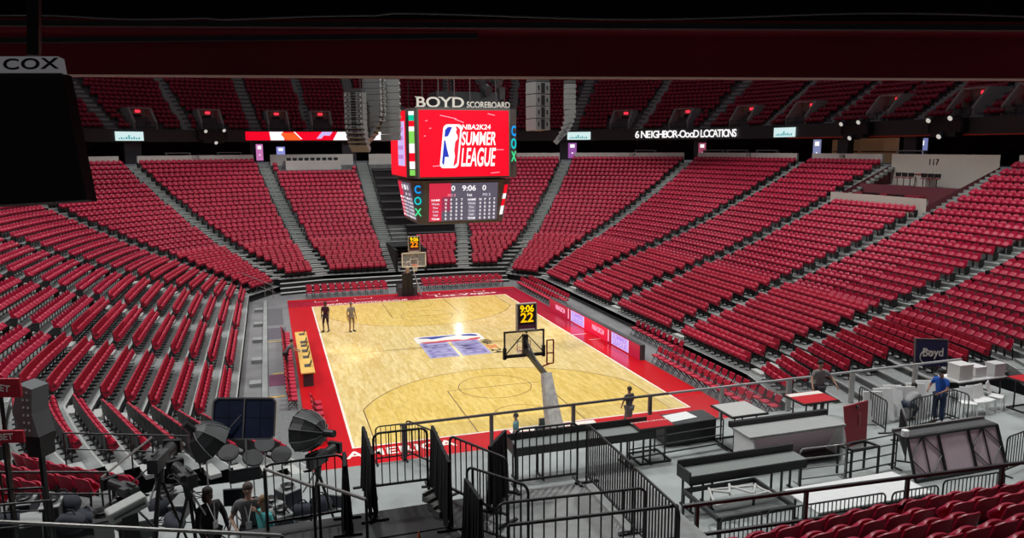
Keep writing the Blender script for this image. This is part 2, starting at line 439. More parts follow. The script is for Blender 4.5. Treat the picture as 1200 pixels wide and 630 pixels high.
# all the remaining seats, past counting
def stuff_seats(name,kinds,matl,label,cat):
    V=[];F=[];MI=[];tot=0
    for kind in kinds:
        tk='bowl' if kind=='upper' else kind
        sh,pan,fr=seat_parts(tk); t=MB()
        for k_,mbx in enumerate((sh,pan,fr)):
            t.add(mbx.v,mbx.f,1 if k_==2 else 0)
        tv=np.array(t.v); S=[s for i,s in enumerate(SEATS) if s[0]==kind and i not in INDIV]
        for s in S:
            c,sn=math.cos(s[4]),math.sin(s[4]); jx=.985
            P=np.empty_like(tv); P[:,0]=tv[:,0]*c-tv[:,1]*sn+s[1]; P[:,1]=tv[:,0]*sn+tv[:,1]*c+s[2]; P[:,2]=tv[:,2]+s[3]+.003
            V.append(P); F+= [tuple(q+tot for q in f) for f in t.f]; MI+=t.mi; tot+=len(tv)
    V=np.concatenate(V); me=bpy.data.meshes.new(name); me.vertices.add(len(V)); me.vertices.foreach_set('co',V.ravel())
    ls=np.array([len(f) for f in F]); fl=np.concatenate([np.array(f) for f in F])
    me.loops.add(len(fl)); me.loops.foreach_set('vertex_index',fl); me.polygons.add(len(F))
    me.polygons.foreach_set('loop_start',np.concatenate([[0],np.cumsum(ls)[:-1]])); me.polygons.foreach_set('loop_total',ls); me.polygons.foreach_set('material_index',np.array(MI))
    me.materials.append(matl); me.materials.append(M_BLACK); me.update(calc_edges=True); me.validate()
    o=bpy.data.objects.new(name,me); C.objects.link(o); o['kind']='stuff'; tag(o,label,cat); return o
stuff_seats('arena_seats',['bowl'],M_SEAT,'thousands of red folding seats filling the concrete steps of the lower bowl','seats')
stuff_seats('grandstand_chairs',['tele'],M_SEATU,'upholstered red seats in rows on the farther black retractable stands','seats')
stuff_seats('upper_deck_seats',['upper'],M_SEAT,'dim red seats filling the upper deck above the ribbon boards','seats')

# ------------------------------------------------------------------ upper deck, fascia, concourse
UJ=(18,19,20,21,0,1,2,3,4,5,6)
def ring_u(u): return ring(u%NA,0) if False else None
def P2(u,d): return ring(u,d)
def arc_panel(mb,u0,u1,d,z0,z1,mi=0,n=None,skew=0,th=.05):
    # curved board on the fascia facing the court; skew slants its right end
    n=n or max(2,int(abs(u1-u0)*14)+1); A=[];B=[]
    for i in range(n+1):
        t=i/n; A.append(v3(P2(u0+(u1-u0)*t,d),z0)); B.append(v3(P2(u0+skew+(u1-u0)*t,d),z1))
    strip_mesh(mb,A,B,mi)
    A2=[v3(P2(u0+(u1-u0)*i/n,d+th),z0) for i in range(n+1)]; B2=[v3(P2(u0+skew+(u1-u0)*i/n,d+th),z1) for i in range(n+1)]
    strip_mesh(mb,B,B2,mi); strip_mesh(mb,A2,A,mi)
    mb.add([A[0],A2[0],B2[0],B[0]],[(0,1,2,3)],mi); mb.add([A[-1],B[-1],B2[-1],A2[-1]],[(0,1,2,3)],mi)
M_UP=mat('upper_deck_concrete',(.16,.15,.155),.85,noise=.2,nscale=1)
up=MB()
for j in UJ:
    U=us(j); U[-1]-=1e-6
    for k in range(18):
        d=UD0+k*UTR
        strip_mesh(up,[v3(ring(u,d),uz(k)-.5) for u in U],[v3(ring(u,d),uz(k)) for u in U])
        strip_mesh(up,[v3(ring(u,d),uz(k)) for u in U],[v3(ring(u,d+UTR),uz(k)) for u in U])
    strip_mesh(up,[v3(ring(u,18.6),13.55) for u in U],[v3(ring(u,UD0),13.55) for u in U])
    strip_mesh(up,[v3(ring(u,18.6),12.6) for u in U],[v3(ring(u,27),12.6) for u in U])
struct(up.build('upper_deck',M_UP))
fa=MB()
for j in UJ: arc_panel(fa,j,j+1-1e-6,18.5,12.62,13.88,0,10,th=.12)
struct(fa.build('upper_deck_fascia',mat('fascia_panel',(.035,.037,.04),.5,noise=.15)))
# an orange-red trim line under the fascia on the right side
m=MB(); arc_panel(m,3.75,6.9,18.44,12.56,12.66,0,30); struct(m.build('fascia_edge_strip',mat('orange_edge',(.55,.05,.02),.4)))
# upper aisles
M_USTEP=mat('upper_step',(.42,.43,.42),.8,noise=.1)
for j in UJ:
    for f in (0,.5):
        if j==18 and f==0: continue
        m=MB(); u=j+f
        dr=np.array(P2(u,34))-np.array(P2(u,19)); rz=math.atan2(dr[1],dr[0]); ln=np.linalg.norm(dr)/15*UTR/2
        for k in range(17):
            for h in (0,1):
                p=P2(u,UD0+(k+.5*h+.25)*UTR); zt=uz(k)+(.02 if h==0 else .27)
                m.box((p[0],p[1],zt-.12),(ln,1.15,.24),rz)
        struct(m.build('upper_aisle_stair',M_USTEP))
# low rail along the deck front
m=MB()
for j in UJ:
    for i in range(6):
        a=P2(j+i/6,18.7); b=P2(j+(i+1)/6-1e-6,18.7); m.bar(v3(a,14.35),v3(b,14.35),.04); m.bar(v3(a,13.85),v3(a,14.35),.03)
struct(m.build('deck_front_rail',mat('rail_dark',(.10,.09,.09),.5)))
# vomitories with exit signs; glowing panels stand in for the lit corridors
M_VOM=mat('vomitory_concrete',(.36,.33,.32),.8,noise=.1); M_COR=mat('corridor_glow',(.5,.36,.22),.7,emit=(1,.62,.35),estr=.8); M_EXIT=mat('exit_red',(.5,.02,.02),.5,emit=(1,.03,.06),estr=1.6)
for vi,u in enumerate(VOMS):
    dr=np.array(P2(u,24))-np.array(P2(u,19)); rz=math.atan2(dr[1],dr[0]); p=P2(u,19.75)
    M=Matrix.Translation((p[0],p[1],13.55))@Matrix.Rotation(rz-math.pi/2,4,'Z')     # local y outward, x sideways
    o=empty('vomitory',(0,0,0)); o['kind']='structure'
    m=MB(); m.M=M
    for sx in (-1.1,1.1): m.prism([(sx-.12,0,0),(sx-.12,0,1.1),(sx-.12,1.3,2.55),(sx-.12,3.6,2.6),(sx-.12,3.6,0)],(.24,0,0))
    m.box((0,2.5,2.58),(2.4,2.3,.14)); m.box((0,2.3,2.25),(2.2,.2,.6)); m.box((-.75,2.3,1.0),(.6,.2,2.0)); m.box((.75,2.3,1.0),(.6,.2,2.0))
    m.build('vomitory_wall',M_VOM,o)
    m=MB(); m.M=M; m.box((0,3.3,1.0),(1.9,.05,1.9)); m.build('corridor_glow_panel',M_COR,o)
    m=MB(); m.M=M; m.box((.1,2.16,2.28),(.5,.06,.24)); m.build('exit_sign',M_EXIT,o)
    m=MB(); m.M=M
    for zz in (.55,1.0): m.bar((-1.1,0,zz),(1.1,0,zz),.04)
    for xx in (-1.0,0,1.0): m.bar((xx,0,0),(xx,0,1.0),.04)
    m.build('guard_rail',M_BLACK,o)

# ribbon boards
def em(name,col,s=1.0): return mat(name,(col[0]*.3,col[1]*.3,col[2]*.3),.4,emit=col,estr=s)
E_RED=em('led_red',(.9,.0,.02),1.0); E_WHITE=em('led_white',(1,.98,.98),1.0); E_OR=em('led_orange',(1,.12,.02),1.0); E_LAV=em('led_lavender',(.62,.5,.95),.95)
E_TEAL=em('led_teal',(.10,.42,.46),.8); E_PALE=em('led_pale_teal',(.66,.86,.86),.95)
rb=empty('ribbon_board',v3(P2(-.5,18.4),12.7)); tag(rb,'long curved ribbon board glowing red, white and orange on the upper fascia left of scoreboard','screen')
inv=Matrix.Translation(-Vector(rb.location))
def rpart(name,u0,u1,z0,z1,m_,d,skew=0):
    m=MB(); m.M=inv; arc_panel(m,u0,u1,d,z0,z1,0,skew=skew,th=.03); return m.build(name,m_,rb)
rpart('led_panel',-1.106,.46,12.78,13.72,E_RED,18.40)
rpart('white_patch',-.89,-.762,12.78,13.72,E_WHITE,18.36,-.01); rpart('orange_patch',-.745,-.60,12.78,13.6,E_OR,18.36,-.06)
rpart('white_patch',-.60,-.585,12.9,13.72,E_WHITE,18.34,-.07); rpart('lavender_patch',-.44,-.39,12.95,13.72,E_LAV,18.36,.06); rpart('lavender_patch',-.36,-.30,13.3,13.72,E_LAV,18.36,.03)
rpart('white_patch',-.27,-.12,12.78,13.72,E_WHITE,18.36,.05); rpart('white_patch',.13,.40,12.78,13.72,E_WHITE,18.36,.05)
for (u0,u1,lab) in ((-2.026,-1.836,'small pale teal screen on the upper fascia beside the left black screen'),(1.98,2.168,'small white screen on the upper fascia right of the hanging speakers'),(3.628,3.806,'small pale teal screen on the upper fascia right of the white lettering')):
    o=empty('fascia_screen',v3(P2((u0+u1)/2,18.4),12.7)); tag(o,lab,'screen','small screens on the upper fascia'); iv=Matrix.Translation(-Vector(o.location))
    m=MB(); m.M=iv; arc_panel(m,u0,u1,18.38,12.72,13.62,0,3,th=.06); m.build('screen_panel',E_PALE,o)
    # a little skyline of bars and a wavy word on the screen
    m=MB(); m.M=iv; n=9
    for i in range(n):
        a=u0+(u1-u0)*(.1+.8*i/n); b=a+(u1-u0)*.055; h=[.12,.2,.14,.24,.42,.2,.26,.16,.2][i]
        arc_panel(m,a,b,18.35,12.86,12.86+h,0,1,th=.02)
    m.build('screen_lettering',E_TEAL,o)
# white lettering on the ribbon, letter by letter along the curve
def fascia_text(s,u0,u1,z,size,name,matl,lab,cat,d=18.36,sx=.8,wt=None):
    o=empty(name,v3(P2((u0+u1)/2,d),z)); tag(o,lab,cat); iv=Matrix.Translation(-Vector(o.location))
    W=[{'I':.35,' ':.35,'-':.5,'M':1.1,'W':1.1,'G':.95,'O':.95}.get(c,.8) for c in s]; tot=sum(W); acc=0
    for c,w_ in zip(s,W):
        u=u0+(u1-u0)*(acc+w_/2)/tot; acc+=w_
        if c==' ': continue
        a=np.array(P2(u-.01,d)); b=np.array(P2(u+.01,d)); x=(b-a)/np.linalg.norm(b-a)
        text_obj('letter',c if c!='o' else 'o',size,matl,iv@frame(v3(P2(u,d),z),(x[0],x[1],0),(0,0,1)),o,.01,sx=sx,bold=.02)
    return o
fascia_text('6 NEIGHBOR-OooD LOCATIONS',2.508,3.324,13.2,1.12,'ribbon_lettering',E_WHITE,'white glowing words about six locations on the dark fascia right of the scoreboard','lettering',sx=.92)
for num,u in (('114',2.528),('115',3.502),('116',4.418)):
    a=np.array(P2(u-.01,16.97)); b=np.array(P2(u+.01,16.97)); x=(b-a)/np.linalg.norm(b-a)
    t=text_obj('block_number',num,.5,M_DARK,frame(v3(P2(u,16.95),10.98),(x[0],x[1],0),(0,0,1)),None,.01); tag(t,'dark number on pale parapet, %s'%{'114':'first block right of the scoreboard','115':'below the white glowing lettering','116':'below the small teal screen'}[num],'lettering')
a=np.array(P2(-1.534,16.97)); b=np.array(P2(-1.514,16.97)); x=(b-a)/np.linalg.norm(b-a)
t=text_obj('block_number','110',.5,M_DARK,frame(v3(P2(-1.524,16.95),10.98),(x[0],x[1],0),(0,0,1)),None,.01); tag(t,'dark block number on the pale parapet in the left stand','lettering')

# things on the concourse behind the parapet, seen under the fascia
def at_ring(u,d,z): 
    p=P2(u,d); q=P2(u,d+1); return Vector(v3(p,z)), math.atan2(q[1]-p[1],q[0]-p[0])-math.pi/2
for u,d,wd,h,mt,lab in ((-1.0,18.2,.8,1.9,em('screen_magenta',(.75,.25,.62),.7),'narrow glowing pink screen standing on the concourse below the ribbon board'),
                   (-.80,18.6,1.0,1.6,em('screen_blue',(.35,.38,.9),.7),'narrow glowing blue screen right of the pink one below the ribbon board'),
                   (2.03,18.0,1.1,1.9,em('screen_purple',(.42,.12,.5),.6),'purple banner screen on the concourse below the small white fascia screen'),
                   (3.03,18.6,1.0,1.8,em('screen_rose',(.75,.15,.28),.35),'dim rose screen on the concourse below the white lettering'),
                   (3.93,19.5,1.0,2.0,em('screen_pale_blue',(.4,.45,.8),.5),'pale blue lit screen on the concourse above block 116'),
                   (4.95,20.5,1.6,2.0,em('screen_sky',(.35,.4,.85),.45),'tilted blue and white screen on the concourse above block 117')):
    p,rz=at_ring(u,d,10.4); o=empty('concourse_screen',p,rz); tag(o,lab,'screen')
    m=MB(); m.box((0,0,.1+h/2),(wd,.08,h)); m.box((0,.05,.05),(wd+.1,.4,.1)); m.build('housing',M_BLACK,o)
    m=MB(); m.box((0,-.05,.1+h/2),(wd*.92,.02,h*.94)); m.build('display',mt,o)
    m=MB(); m.box((0,-.065,.1+h*.78),(wd*.5,.01,h*.2)); m.lathe([(.09*wd,0),(.09*wd,.01)],(0,-.06,.1+h*.35),10,axis=(0,-1,0)); m.build('white_emblem',E_WHITE,o)
M_TAN=mat('tan_wall',(.50,.33,.2),.7,noise=.08,emit=(.6,.33,.16),estr=.05)
for u,d,wd,h in ((4.12,20.5,3.2,2.0),(4.45,20.5,3.6,2.1),(4.72,19.6,1.4,2.1)):
    p,rz=at_ring(u,d,10.4); m=MB(); m.M=Matrix.Translation(p)@Matrix.Rotation(rz,4,'Z'); m.box((0,0,h/2),(wd,.2,h)); m.box((0,-.14,.95),(wd*.9,.1,.12),mi=1); struct(m.build('concourse_partition',[M_TAN,mat('brown_trim',(.3,.08,.04),.6)]))
for i,u in enumerate((-2.9,-2.35,-1.62,-1.25,2.6,3.15,3.35,3.6,5.1)):
    p,rz=at_ring(u,18.1,10.4); o=empty('concourse_table',p,rz); tag(o,'pale edged drink table standing on the %s concourse, %s'%('left' if u<0 else 'right',['far left end','left of the second aisle','under the first black light','beside the ribbon board','under the white lettering','right of the white lettering','between two aisles','below the small teal screen','above block 117'][i]),'table','tables along the upper concourse')
    m=MB(); m.box((0,0,1.05),(2.6,.45,.06)); m.build('table_top',mat('pale_edge',(.30,.29,.28),.5),o)
    for sx in (-1.2,1.2):
        m=MB(); m.box((sx,0,.51),(.07,.4,1.02)); m.build('leg',mat('pale_edge',(.3,.29,.28)),o)
for i,(u,wd) in enumerate(((-1.9,1.7),(-1.02,1.2),(-.1,1.6),(1.95,1.2),(3.0,1.6),(4.22,1.2),(5.0,1.2))):
    p,rz=at_ring(u,19.2,10.4); m=MB(); m.M=Matrix.Translation(p)@Matrix.Rotation(rz,4,'Z'); m.box((0,0,1.1),(wd,.7,2.2)); struct(m.build('concourse_pillar',mat('pillar_paint',(.05,.045,.055),.7)))

# press desks above the block left of the tarp
p,rz=at_ring(-.52,15.75,ZB[18]); M=Matrix.Translation(p)@Matrix.Rotation(rz,4,'Z'); o=empty('press_desk',(0,0,0)); o.location=p; o.rotation_euler=(0,0,rz); tag(o,'long pale press desk with monitors above the block left of the tarp','desk')
m=MB(); m.box((0,-.3,.45),(6.0,.15,.95)); m.box((0,.05,.95),(6.0,.7,.05)); m.build('desk_front',M_WALLW,o)
m=MB(); m.box((0,1.2,.95),(6.0,.5,.05)); m.box((0,.98,.5),(6,.08,.9)); m.build('rear_desk',mat('press_grey',(.2,.18,.18),.6),o)
for i in range(9):
    m=MB(); x=-2.6+i*.64; m.box((x,.1+.05*(i%2),1.16),(.46,.05,.30)); m.box((x,.14,1.0),(.08,.1,.08)); m.build('monitor',M_BLACK,o)
# moving lights on brackets under the fascia
def light_cluster(u,label,s=1.0):
    p,rz=at_ring(u,18.15,12.3); o=empty('spotlight_bracket',p,rz); tag(o,label,'stage light','black spotlights on the fascia')
    m=MB(); m.box((0,0,1.0),(3.0*s,.5,1.0)); m.box((0,-.1,.35),(2.2*s,.7,.35)); m.build('bracket_box',M_BLACK,o)
    m=MB(); m.bar((-1.4*s,-.35,1.62),(1.4*s,-.35,1.62),.07); m.bar((-1.4*s,-.35,.5),(-1.4*s,-.35,1.62),.07); m.bar((1.4*s,-.35,.5),(1.4*s,-.35,1.62),.07); m.build('bracket_rail',M_BLACK,o)
    for x,y,z in ((-1.0*s,-.6,1.55),(.9*s,-.6,1.65),(0,-.55,.35)):
        m=MB(); m.tube([(x-.05,y+.25,z+.05),(x,y,z),(x+.1,y-.35,z-.15)],[.13,.2,.22],12); l=m.build('lamp_head',M_DARK,o,True)
        m=MB(); m.lathe([(.19,0),(.17,.03),(0.02,.05)],(x+.11,y-.36,z-.16),12,axis=(.1,-.9,-.4)); m.build('lens',mat('lamp_lens',(.75,.75,.7),.2,emit=(1,1,.9),estr=.45),l)
light_cluster(-1.366,'black spotlights bracketed under the fascia left of the ribbon board')
light_cluster(4.45,'black spotlights on fascia bracket just right of the small teal screen')
light_cluster(5.4,'black spotlights on fascia bracket nearest the right edge')
# the suite terrace near the top of the right stand
M_CREAM=mat('suite_wall',(.52,.49,.43),.6,noise=.05)
su=MB(); 
U=[5+.02+.94*i/10 for i in range(11)]
def lvl(d0,d1,z): strip_mesh(su,[v3(P2(u,d0),z) for u in U],[v3(P2(u,d1),z) for u in U],0)
def rise(d,z0,z1,mi=1,c=None): strip_mesh(su,[v3(P2(u,d),z0) for u in U],[v3(P2(u,d),z1) for u in U],mi)
zA=ZB[13]-.1; zB=zA+1.45; zC=10.4
rise(11.1,ZB[12],zA+1.0); su.f and None
strip_mesh(su,[v3(P2(u,11.1),zA+1.0) for u in U],[v3(P2(u,11.25),zA+1.0) for u in U],2); rise(11.25,zA,zA+1.0)
lvl(11.1,13.8,zA); rise(13.8,zA,zB+.15,3); lvl(13.8,16.9,zB); rise(16.9,zB,11.2)
for k in (0,-1):
    u=U[k]; su.add([v3(P2(u,11.1),ZB[12]-.2),v3(P2(u,17),zA),v3(P2(u,17),zC),v3(P2(u,11.1),zA+.5)],[(0,1,2,3)],3)
struct(su.build('suite_terrace',[mat('terrace_floor',(.2,.15,.15),.7),M_CREAM,mat('red_cap',(.3,.01,.03),.5),mat('maroon_wall',(.14,.03,.04),.7)]))
def number_on(u,d,z,s,size):
    a=np.array(P2(u-.01,d)); b=np.array(P2(u+.01,d)); x=(b-a)/np.linalg.norm(b-a)
    t=text_obj('block_number',s,size,M_DARK,frame(v3(P2(u,d),z),(x[0],x[1],0),(0,0,1)),None,.01); tag(t,'large dark number %s on the pale wall behind the suite terrace'%s,'lettering')
number_on(5.42,16.86,10.62,'117',.65)
# low divider counters and chairs on the terrace
def suite_table(u,d,z,lab):
    p,rz=at_ring(u,d,z); o=empty('suite_counter',p,rz); tag(o,lab,'counter','counters on the suite terrace')
    m=MB(); m.box((0,0,.45),(1.5,.5,.9)); m.build('counter_body',M_CREAM,o); m=MB(); m.box((0,0,.93),(1.6,.6,.06)); m.build('counter_top',mat('red_cap',(.3,.01,.03)),o)
suite_table(5.13,13.2,zA,'cream counter at left end of the lower suite terrace'); suite_table(5.62,13.2,zA,'cream counter right of the lower terrace chairs'); suite_table(5.42,13.2,zA,'cream counter in middle of the lower suite terrace'); suite_table(5.45,15.9,zB,'cream counter on the upper suite terrace below number 117')
def suite_chair():
    o=empty('suite_chair',(0,0,0))
    m=MB(); m.lathe([(.20,0),(.22,.03),(.22,.06),(.1,.08)],(0,0,.62),12); m.build('seat',mat('chair_red',(.3,.02,.03),.6),o)
    m=MB(); 
    for i in range(7):
        a=math.pi*(.05+.9*i/6); b=math.pi*(.05+.9*(i+1)/6)
        if i<6: m.prism([(.23*math.cos(a),.23*math.sin(a),.72),(.23*math.cos(b),.23*math.sin(b),.72),(.24*math.cos(b),.24*math.sin(b),1.02),(.24*math.cos(a),.24*math.sin(a),1.02)],(0,.03,0))
    m.build('backrest',M_BLACK,o)
    m=MB(); m.tube([(0,0,0),(0,0,.62)],.03,8); m.lathe([(.2,0),(.2,.02),(.03,.04)],(0,0,0),12); m.build('pedestal',M_BLACK,o); return o
proto=None; ci=0
for row,(d,z,us_) in enumerate(((12.5,zA,(5.22,5.28,5.34,5.47,5.53,5.58)),(15.2,zB,(5.26,5.32,5.38,5.50,5.56,5.62)))):
    for q,u in enumerate(us_):
        p,rz=at_ring(u,d,z)
        if proto is None: o=proto=suite_chair()
        else: o=copy_tree(proto)
        o.location=p; o.rotation_euler=(0,0,rz); tag(o,'black tub chair, %s from left on the %s suite terrace'%(WN[q+1],'lower' if row==0 else 'upper'),'chair','black tub chairs on the suite terrace')

# black tarps over the block behind the far basket
for k in range(0,17,2):
    m=MB(); U=[.09+.82*i/8 for i in range(9)]
    if k<4: U=[.30+.61*i/8 for i in range(9)]
    z0=ZB[k]; z1=ZB[min(k+2,19)]
    f0=[v3(P2(u,k*TR+.15),z0+.05) for u in U]; f1=[v3(P2(u,k*TR+.2),z0+.72) for u in U]; f2=[v3(P2(u,(k+2)*TR+.1),z1+.06) for u in U]
    strip_mesh(m,f0,f1,0); strip_mesh(m,f1,f2,0)
    m.build('t',M_BLACK) if False else None
    m.bar(f1[0],f1[-1],.05,.04,1)  # paler bar: light along the cover's upper edge put into colour
    strip_mesh(m,[(p[0],p[1],p[2]-.02) for p in f2],[(p[0],p[1],p[2]-.3) for p in f1],0)
    o=m.build('seat_tarp',[M_BLACKC,mat('tarp_lit_edge',(.16,.16,.17),.6)]); tag(o,'black cloth cover, %s band up over the seats behind the far basket'%WN[k//2+1],'cover','black covers behind the far basket')
# tunnel mouth beside the far basket
m=MB(); m.box((.15,25.2,1.5),(.2,5.6,3.0)); m.box((2.75,25.2,1.5),(.2,5.6,3.0)); m.box((1.45,27.9,1.5),(2.6,.1,3.0)); m.box((1.45,26.1,3.02),(2.8,3.6,.1)); m.box((1.45,25.0,.012),(2.5,5.2,.02))
struct(m.build('tunnel_mouth',mat('tunnel_black',(.008,.008,.008),.9)))

# ------------------------------------------------------------------ overhead at the camera
def W(px_,py_,D):      # point seen at a pixel, at depth D in front of the camera
    d=_f+_r*((px_-600)/FPX)-_u*((py_-315)/FPX); return CAM+d*D
a=W(-500,86,8.0); b=W(1700,95.5,8.0); dirx=(b-a).normalized(); nrm=Vector((-dirx.y,dirx.x,0)).normalized()
if nrm.dot(_f)<0: nrm=-nrm
M_SOFR=mat('soffit_red_lit',(.26,.006,.02),.6,noise=.3,nscale=.6); M_SOFB=mat('soffit_black',(.007,.006,.007),.9,noise=.4)  # the red light on the overhead fascia is put into its dark red colour
def beam(name,p,q,up0,up1,dep0,dep1,m_):
    m=MB(); P=[p+Vector((0,0,up0))+nrm*dep0,p+Vector((0,0,up1))+nrm*dep0,p+Vector((0,0,up1))+nrm*dep1,p+Vector((0,0,up0))+nrm*dep1]; m.prism(P,q-p); return struct(m.build(name,m_))
beam('overhead_fascia',a,b,.012,.42,0,.35,M_SOFR)
beam('overhead_edge_trim',a,b,-.008,.010,-.02,.02,mat('edge_trim_lit',(.50,.34,.27),.45,emit=(.5,.33,.27),estr=.12))  # faint glow added to the tan trim so its edge looks lit
beam('overhead_ledge',a,b,.42,.50,-.55,.35,M_SOFR)
beam('overhead_slab',a,b,.50,1.6,-.4,.35,M_SOFB)
beam('overhead_ceiling',a,b,1.3,1.6,-11,.35,M_SOFB)
for (x0,x1,y,dd) in ((-60,1260,27,7.2),(-60,560,48,7.6)):
    m=MB(); m.bar(W(x0,y,dd),W(x1,y+ (6 if dd<7.5 else -6),dd),.06,.05); struct(m.build('overhead_conduit',mat('conduit',(.03,.028,.03),.5)))
m=MB(); pts=[W(x,19+3.5*math.sin(x/95.0)+ (2.5 if 250<x<450 else 0)-3*math.exp(-((x-60)/60.)**2),6.3) for x in range(-80,1300,20)]
m.tube(pts,.008,6); o=m.build('hanging_cable',mat('cable_grey',(.22,.22,.23),.5),None,True); tag(o,'thin grey cable sagging along the dark ceiling edge overhead','cable')
# hanging screen at the left, seen from behind
scr=empty('hanging_screen',W(30,160,3.6)); tag(scr,'black hanging television at the left edge with a grey name strip on top','screen'); iv=Matrix.Translation(-Vector(scr.location))
def quad_prism(name,pts,D,th,m_,par,ivm):
    P=[W(x,y,D) for x,y in pts]; m=MB(); m.M=ivm; m.prism(P,-_f*-th); return m.build(name,m_,par)
quad_prism('screen_body',[(-120,85),(71.5,84),(102,234),(-120,247)],3.6,.09,mat('screen_black',(.004,.004,.005),.55),scr,iv)
quad_prism('name_strip',[(-120,66),(68,66),(71.5,84.2),(-120,84.5)],3.58,.05,mat('strip_grey',(.20,.19,.20),.6,emit=(.5,.48,.5),estr=.16),scr,iv)
text_obj('strip_lettering','COX',.072,mat('strip_text',(.03,.02,.035),.6),iv@frame(W(35.5,75.4,3.565),_r*1.0+_u*.02,_u),scr,.002,sx=1.55,bold=.0035,spacing=1.1)
m=MB(); m.M=iv; m.bar(W(-60,66,3.64),W(-60,-120,3.64),.05); m.bar(W(40,66,3.64),W(40,-120,3.64),.05); m.build('hanger_rod',M_BLACK,scr)

# ------------------------------------------------------------------ court
def wood(name,c1,c2,mort,gloss=.16):
    m=bpy.data.materials.new(name); m.use_nodes=True; nt=m.node_tree; b=nt.nodes['Principled BSDF']; N=nt.nodes.new; L=nt.links.new
    tc=N('ShaderNodeTexCoord'); mp=N('ShaderNodeMapping'); mp.inputs['Rotation'].default_value=(0,0,R(90)); L(tc.outputs['Object'],mp.inputs['Vector'])
    br=N('ShaderNodeTexBrick'); br.inputs['Scale'].default_value=1; br.inputs['Brick Width'].default_value=1.25; br.inputs['Row Height'].default_value=.17; br.inputs['Mortar Size'].default_value=.0
    br.inputs['Color1'].default_value=(*c1,1); br.inputs['Color2'].default_value=(*c2,1); br.inputs['Mortar'].default_value=(*mort,1); br.inputs['Bias'].default_value=-.1; L(mp.outputs['Vector'],br.inputs['Vector'])
    ns=N('ShaderNodeTexNoise'); ns.inputs['Scale'].default_value=1.6; ns.inputs['Detail'].default_value=6; mp2=N('ShaderNodeMapping'); mp2.inputs['Scale'].default_value=(6,.9,1); L(tc.outputs['Object'],mp2.inputs['Vector']); L(mp2.outputs['Vector'],ns.inputs['Vector'])
    mx=N('ShaderNodeMixRGB'); mx.blend_type='MULTIPLY'; mx.inputs['Fac'].default_value=.4; cr=N('ShaderNodeValToRGB'); cr.color_ramp.elements[0].position=.36; cr.color_ramp.elements[1].position=.62
    cr.color_ramp.elements[0].color=(.66,.56,.40,1); cr.color_ramp.elements[1].color=(1.1,1.07,1.0,1); L(ns.outputs['Fac'],cr.inputs['Fac']); L(br.outputs['Color'],mx.inputs['Color1']); L(cr.outputs['Color'],mx.inputs['Color2']); L(mx.outputs['Color'],b.inputs['Base Color'])
    b.inputs['Roughness'].default_value=gloss; b.inputs['Specular IOR Level'].default_value=.45; return m
M_WOOD=wood('maple_floor',(.74,.57,.22),(.86,.72,.36),(.5,.35,.15),.16); M_WOOD2=wood('maple_floor_amber',(.72,.53,.14),(.82,.64,.22),(.5,.35,.12),.22)
M_RED=mat('court_red',(.55,.006,.012),.22,noise=.06,nscale=.3); M_RED2=mat('court_crimson',(.36,.008,.03),.25,noise=.06)
M_LINE=mat('court_line_dark',(.20,.12,.05),.3); M_LW=mat('court_line_white',(.85,.82,.75),.3); M_BLUE=mat('logo_blue',(.03,.06,.35),.3); M_LRED=mat('logo_red',(.6,.03,.04),.3); M_PURP=mat('logo_purple',(.20,.17,.42),.3); M_ORANGE=mat('logo_orange',(.75,.13,.03),.3); M_INK=mat('logo_black',(.03,.03,.03),.3)
BX,BY=7.62,14.325
court=empty('basketball_court',(0,0,0)); tag(court,'yellow maple basketball court with red apron and large league logo in centre','court')
m=MB(); m.box((0,.5,.02),(18.7,33.9,.04)); m.build('red_apron',M_RED,court)
m=MB(); m.box((0,BY+1.35,.0435),(18.7,2.2,.001)); m.box((8.55,8.6,.0432),(1.5,13,.001)); m.build('crimson_end_strip',M_RED2,court)
m=MB(); m.box((0,0,.044),(2*BX+.1,2*BY+.1,.004)); m.build('white_boundary',M_LW,court)
m=MB(); m.box((0,0,.047),(2*BX-.1,2*BY-.1,.004)); m.build('maple_boards',M_WOOD,court)
def flat(poly,z,mt,name): mm=MB(); mm.prism([(x,y,z) for x,y in poly],(0,0,.001)); return mm.build(name,mt,court)
for s in (-1,1):
    yb=s*(BY-.05); yc=s*(BY-4.33); by_=s*(BY-1.6)
    arc=[]; a0=math.asin(8.72/7.239) if False else 0
    pts=[(-6.7056,yb)]
    th=math.acos(6.7056/7.239)
    for i in range(41):
        a=math.pi-th-(math.pi-2*th)*i/40; pts.append((7.239*math.cos(a),by_-s*7.239*math.sin(a)))
    pts.append((6.7056,yb)); flat(pts if s<0 else pts[::-1],.0495,M_WOOD2,'amber_key_area')
    m=MB()
    for a,b in zip(pts,pts[1:]): m.bar((*a,.051),(*b,.051),.05,.002)
    for x in (-2.438,2.438): m.bar((x,yb,.0515),(x,s*(BY-5.79),.0515),.05,.002)
    m.bar((-2.438,s*(BY-5.79),.0515),(2.438,s*(BY-5.79),.0515),.05,.002)
    c=[(1.829*math.cos(2*math.pi*i/40),s*(BY-5.79)+1.829*math.sin(2*math.pi*i/40)) for i in range(41)]
    for a,b in zip(c,c[1:]): m.bar((*a,.0517),(*b,.0517),.04,.002)
    c=[(1.219*math.cos(math.pi*i/16),by_-s*1.219*math.sin(math.pi*i/16)) for i in range(17)]
    for a,b in zip(c,c[1:]): m.bar((*a,.0518),(*b,.0518),.04,.002)
    m.build('court_lines',M_LINE,court)
m=MB(); m.bar((-BX,0,.051),(BX,0,.051),.04,.002); m.build('midcourt_line',M_LINE,court)
m=MB(); m.box((BX+.55,.0,.0445),(1.0,.09,.002)); m.box((BX+1.0,-1.5,.0445),(.9,.05,.002)); m.build('sideline_mark',M_LW,court)
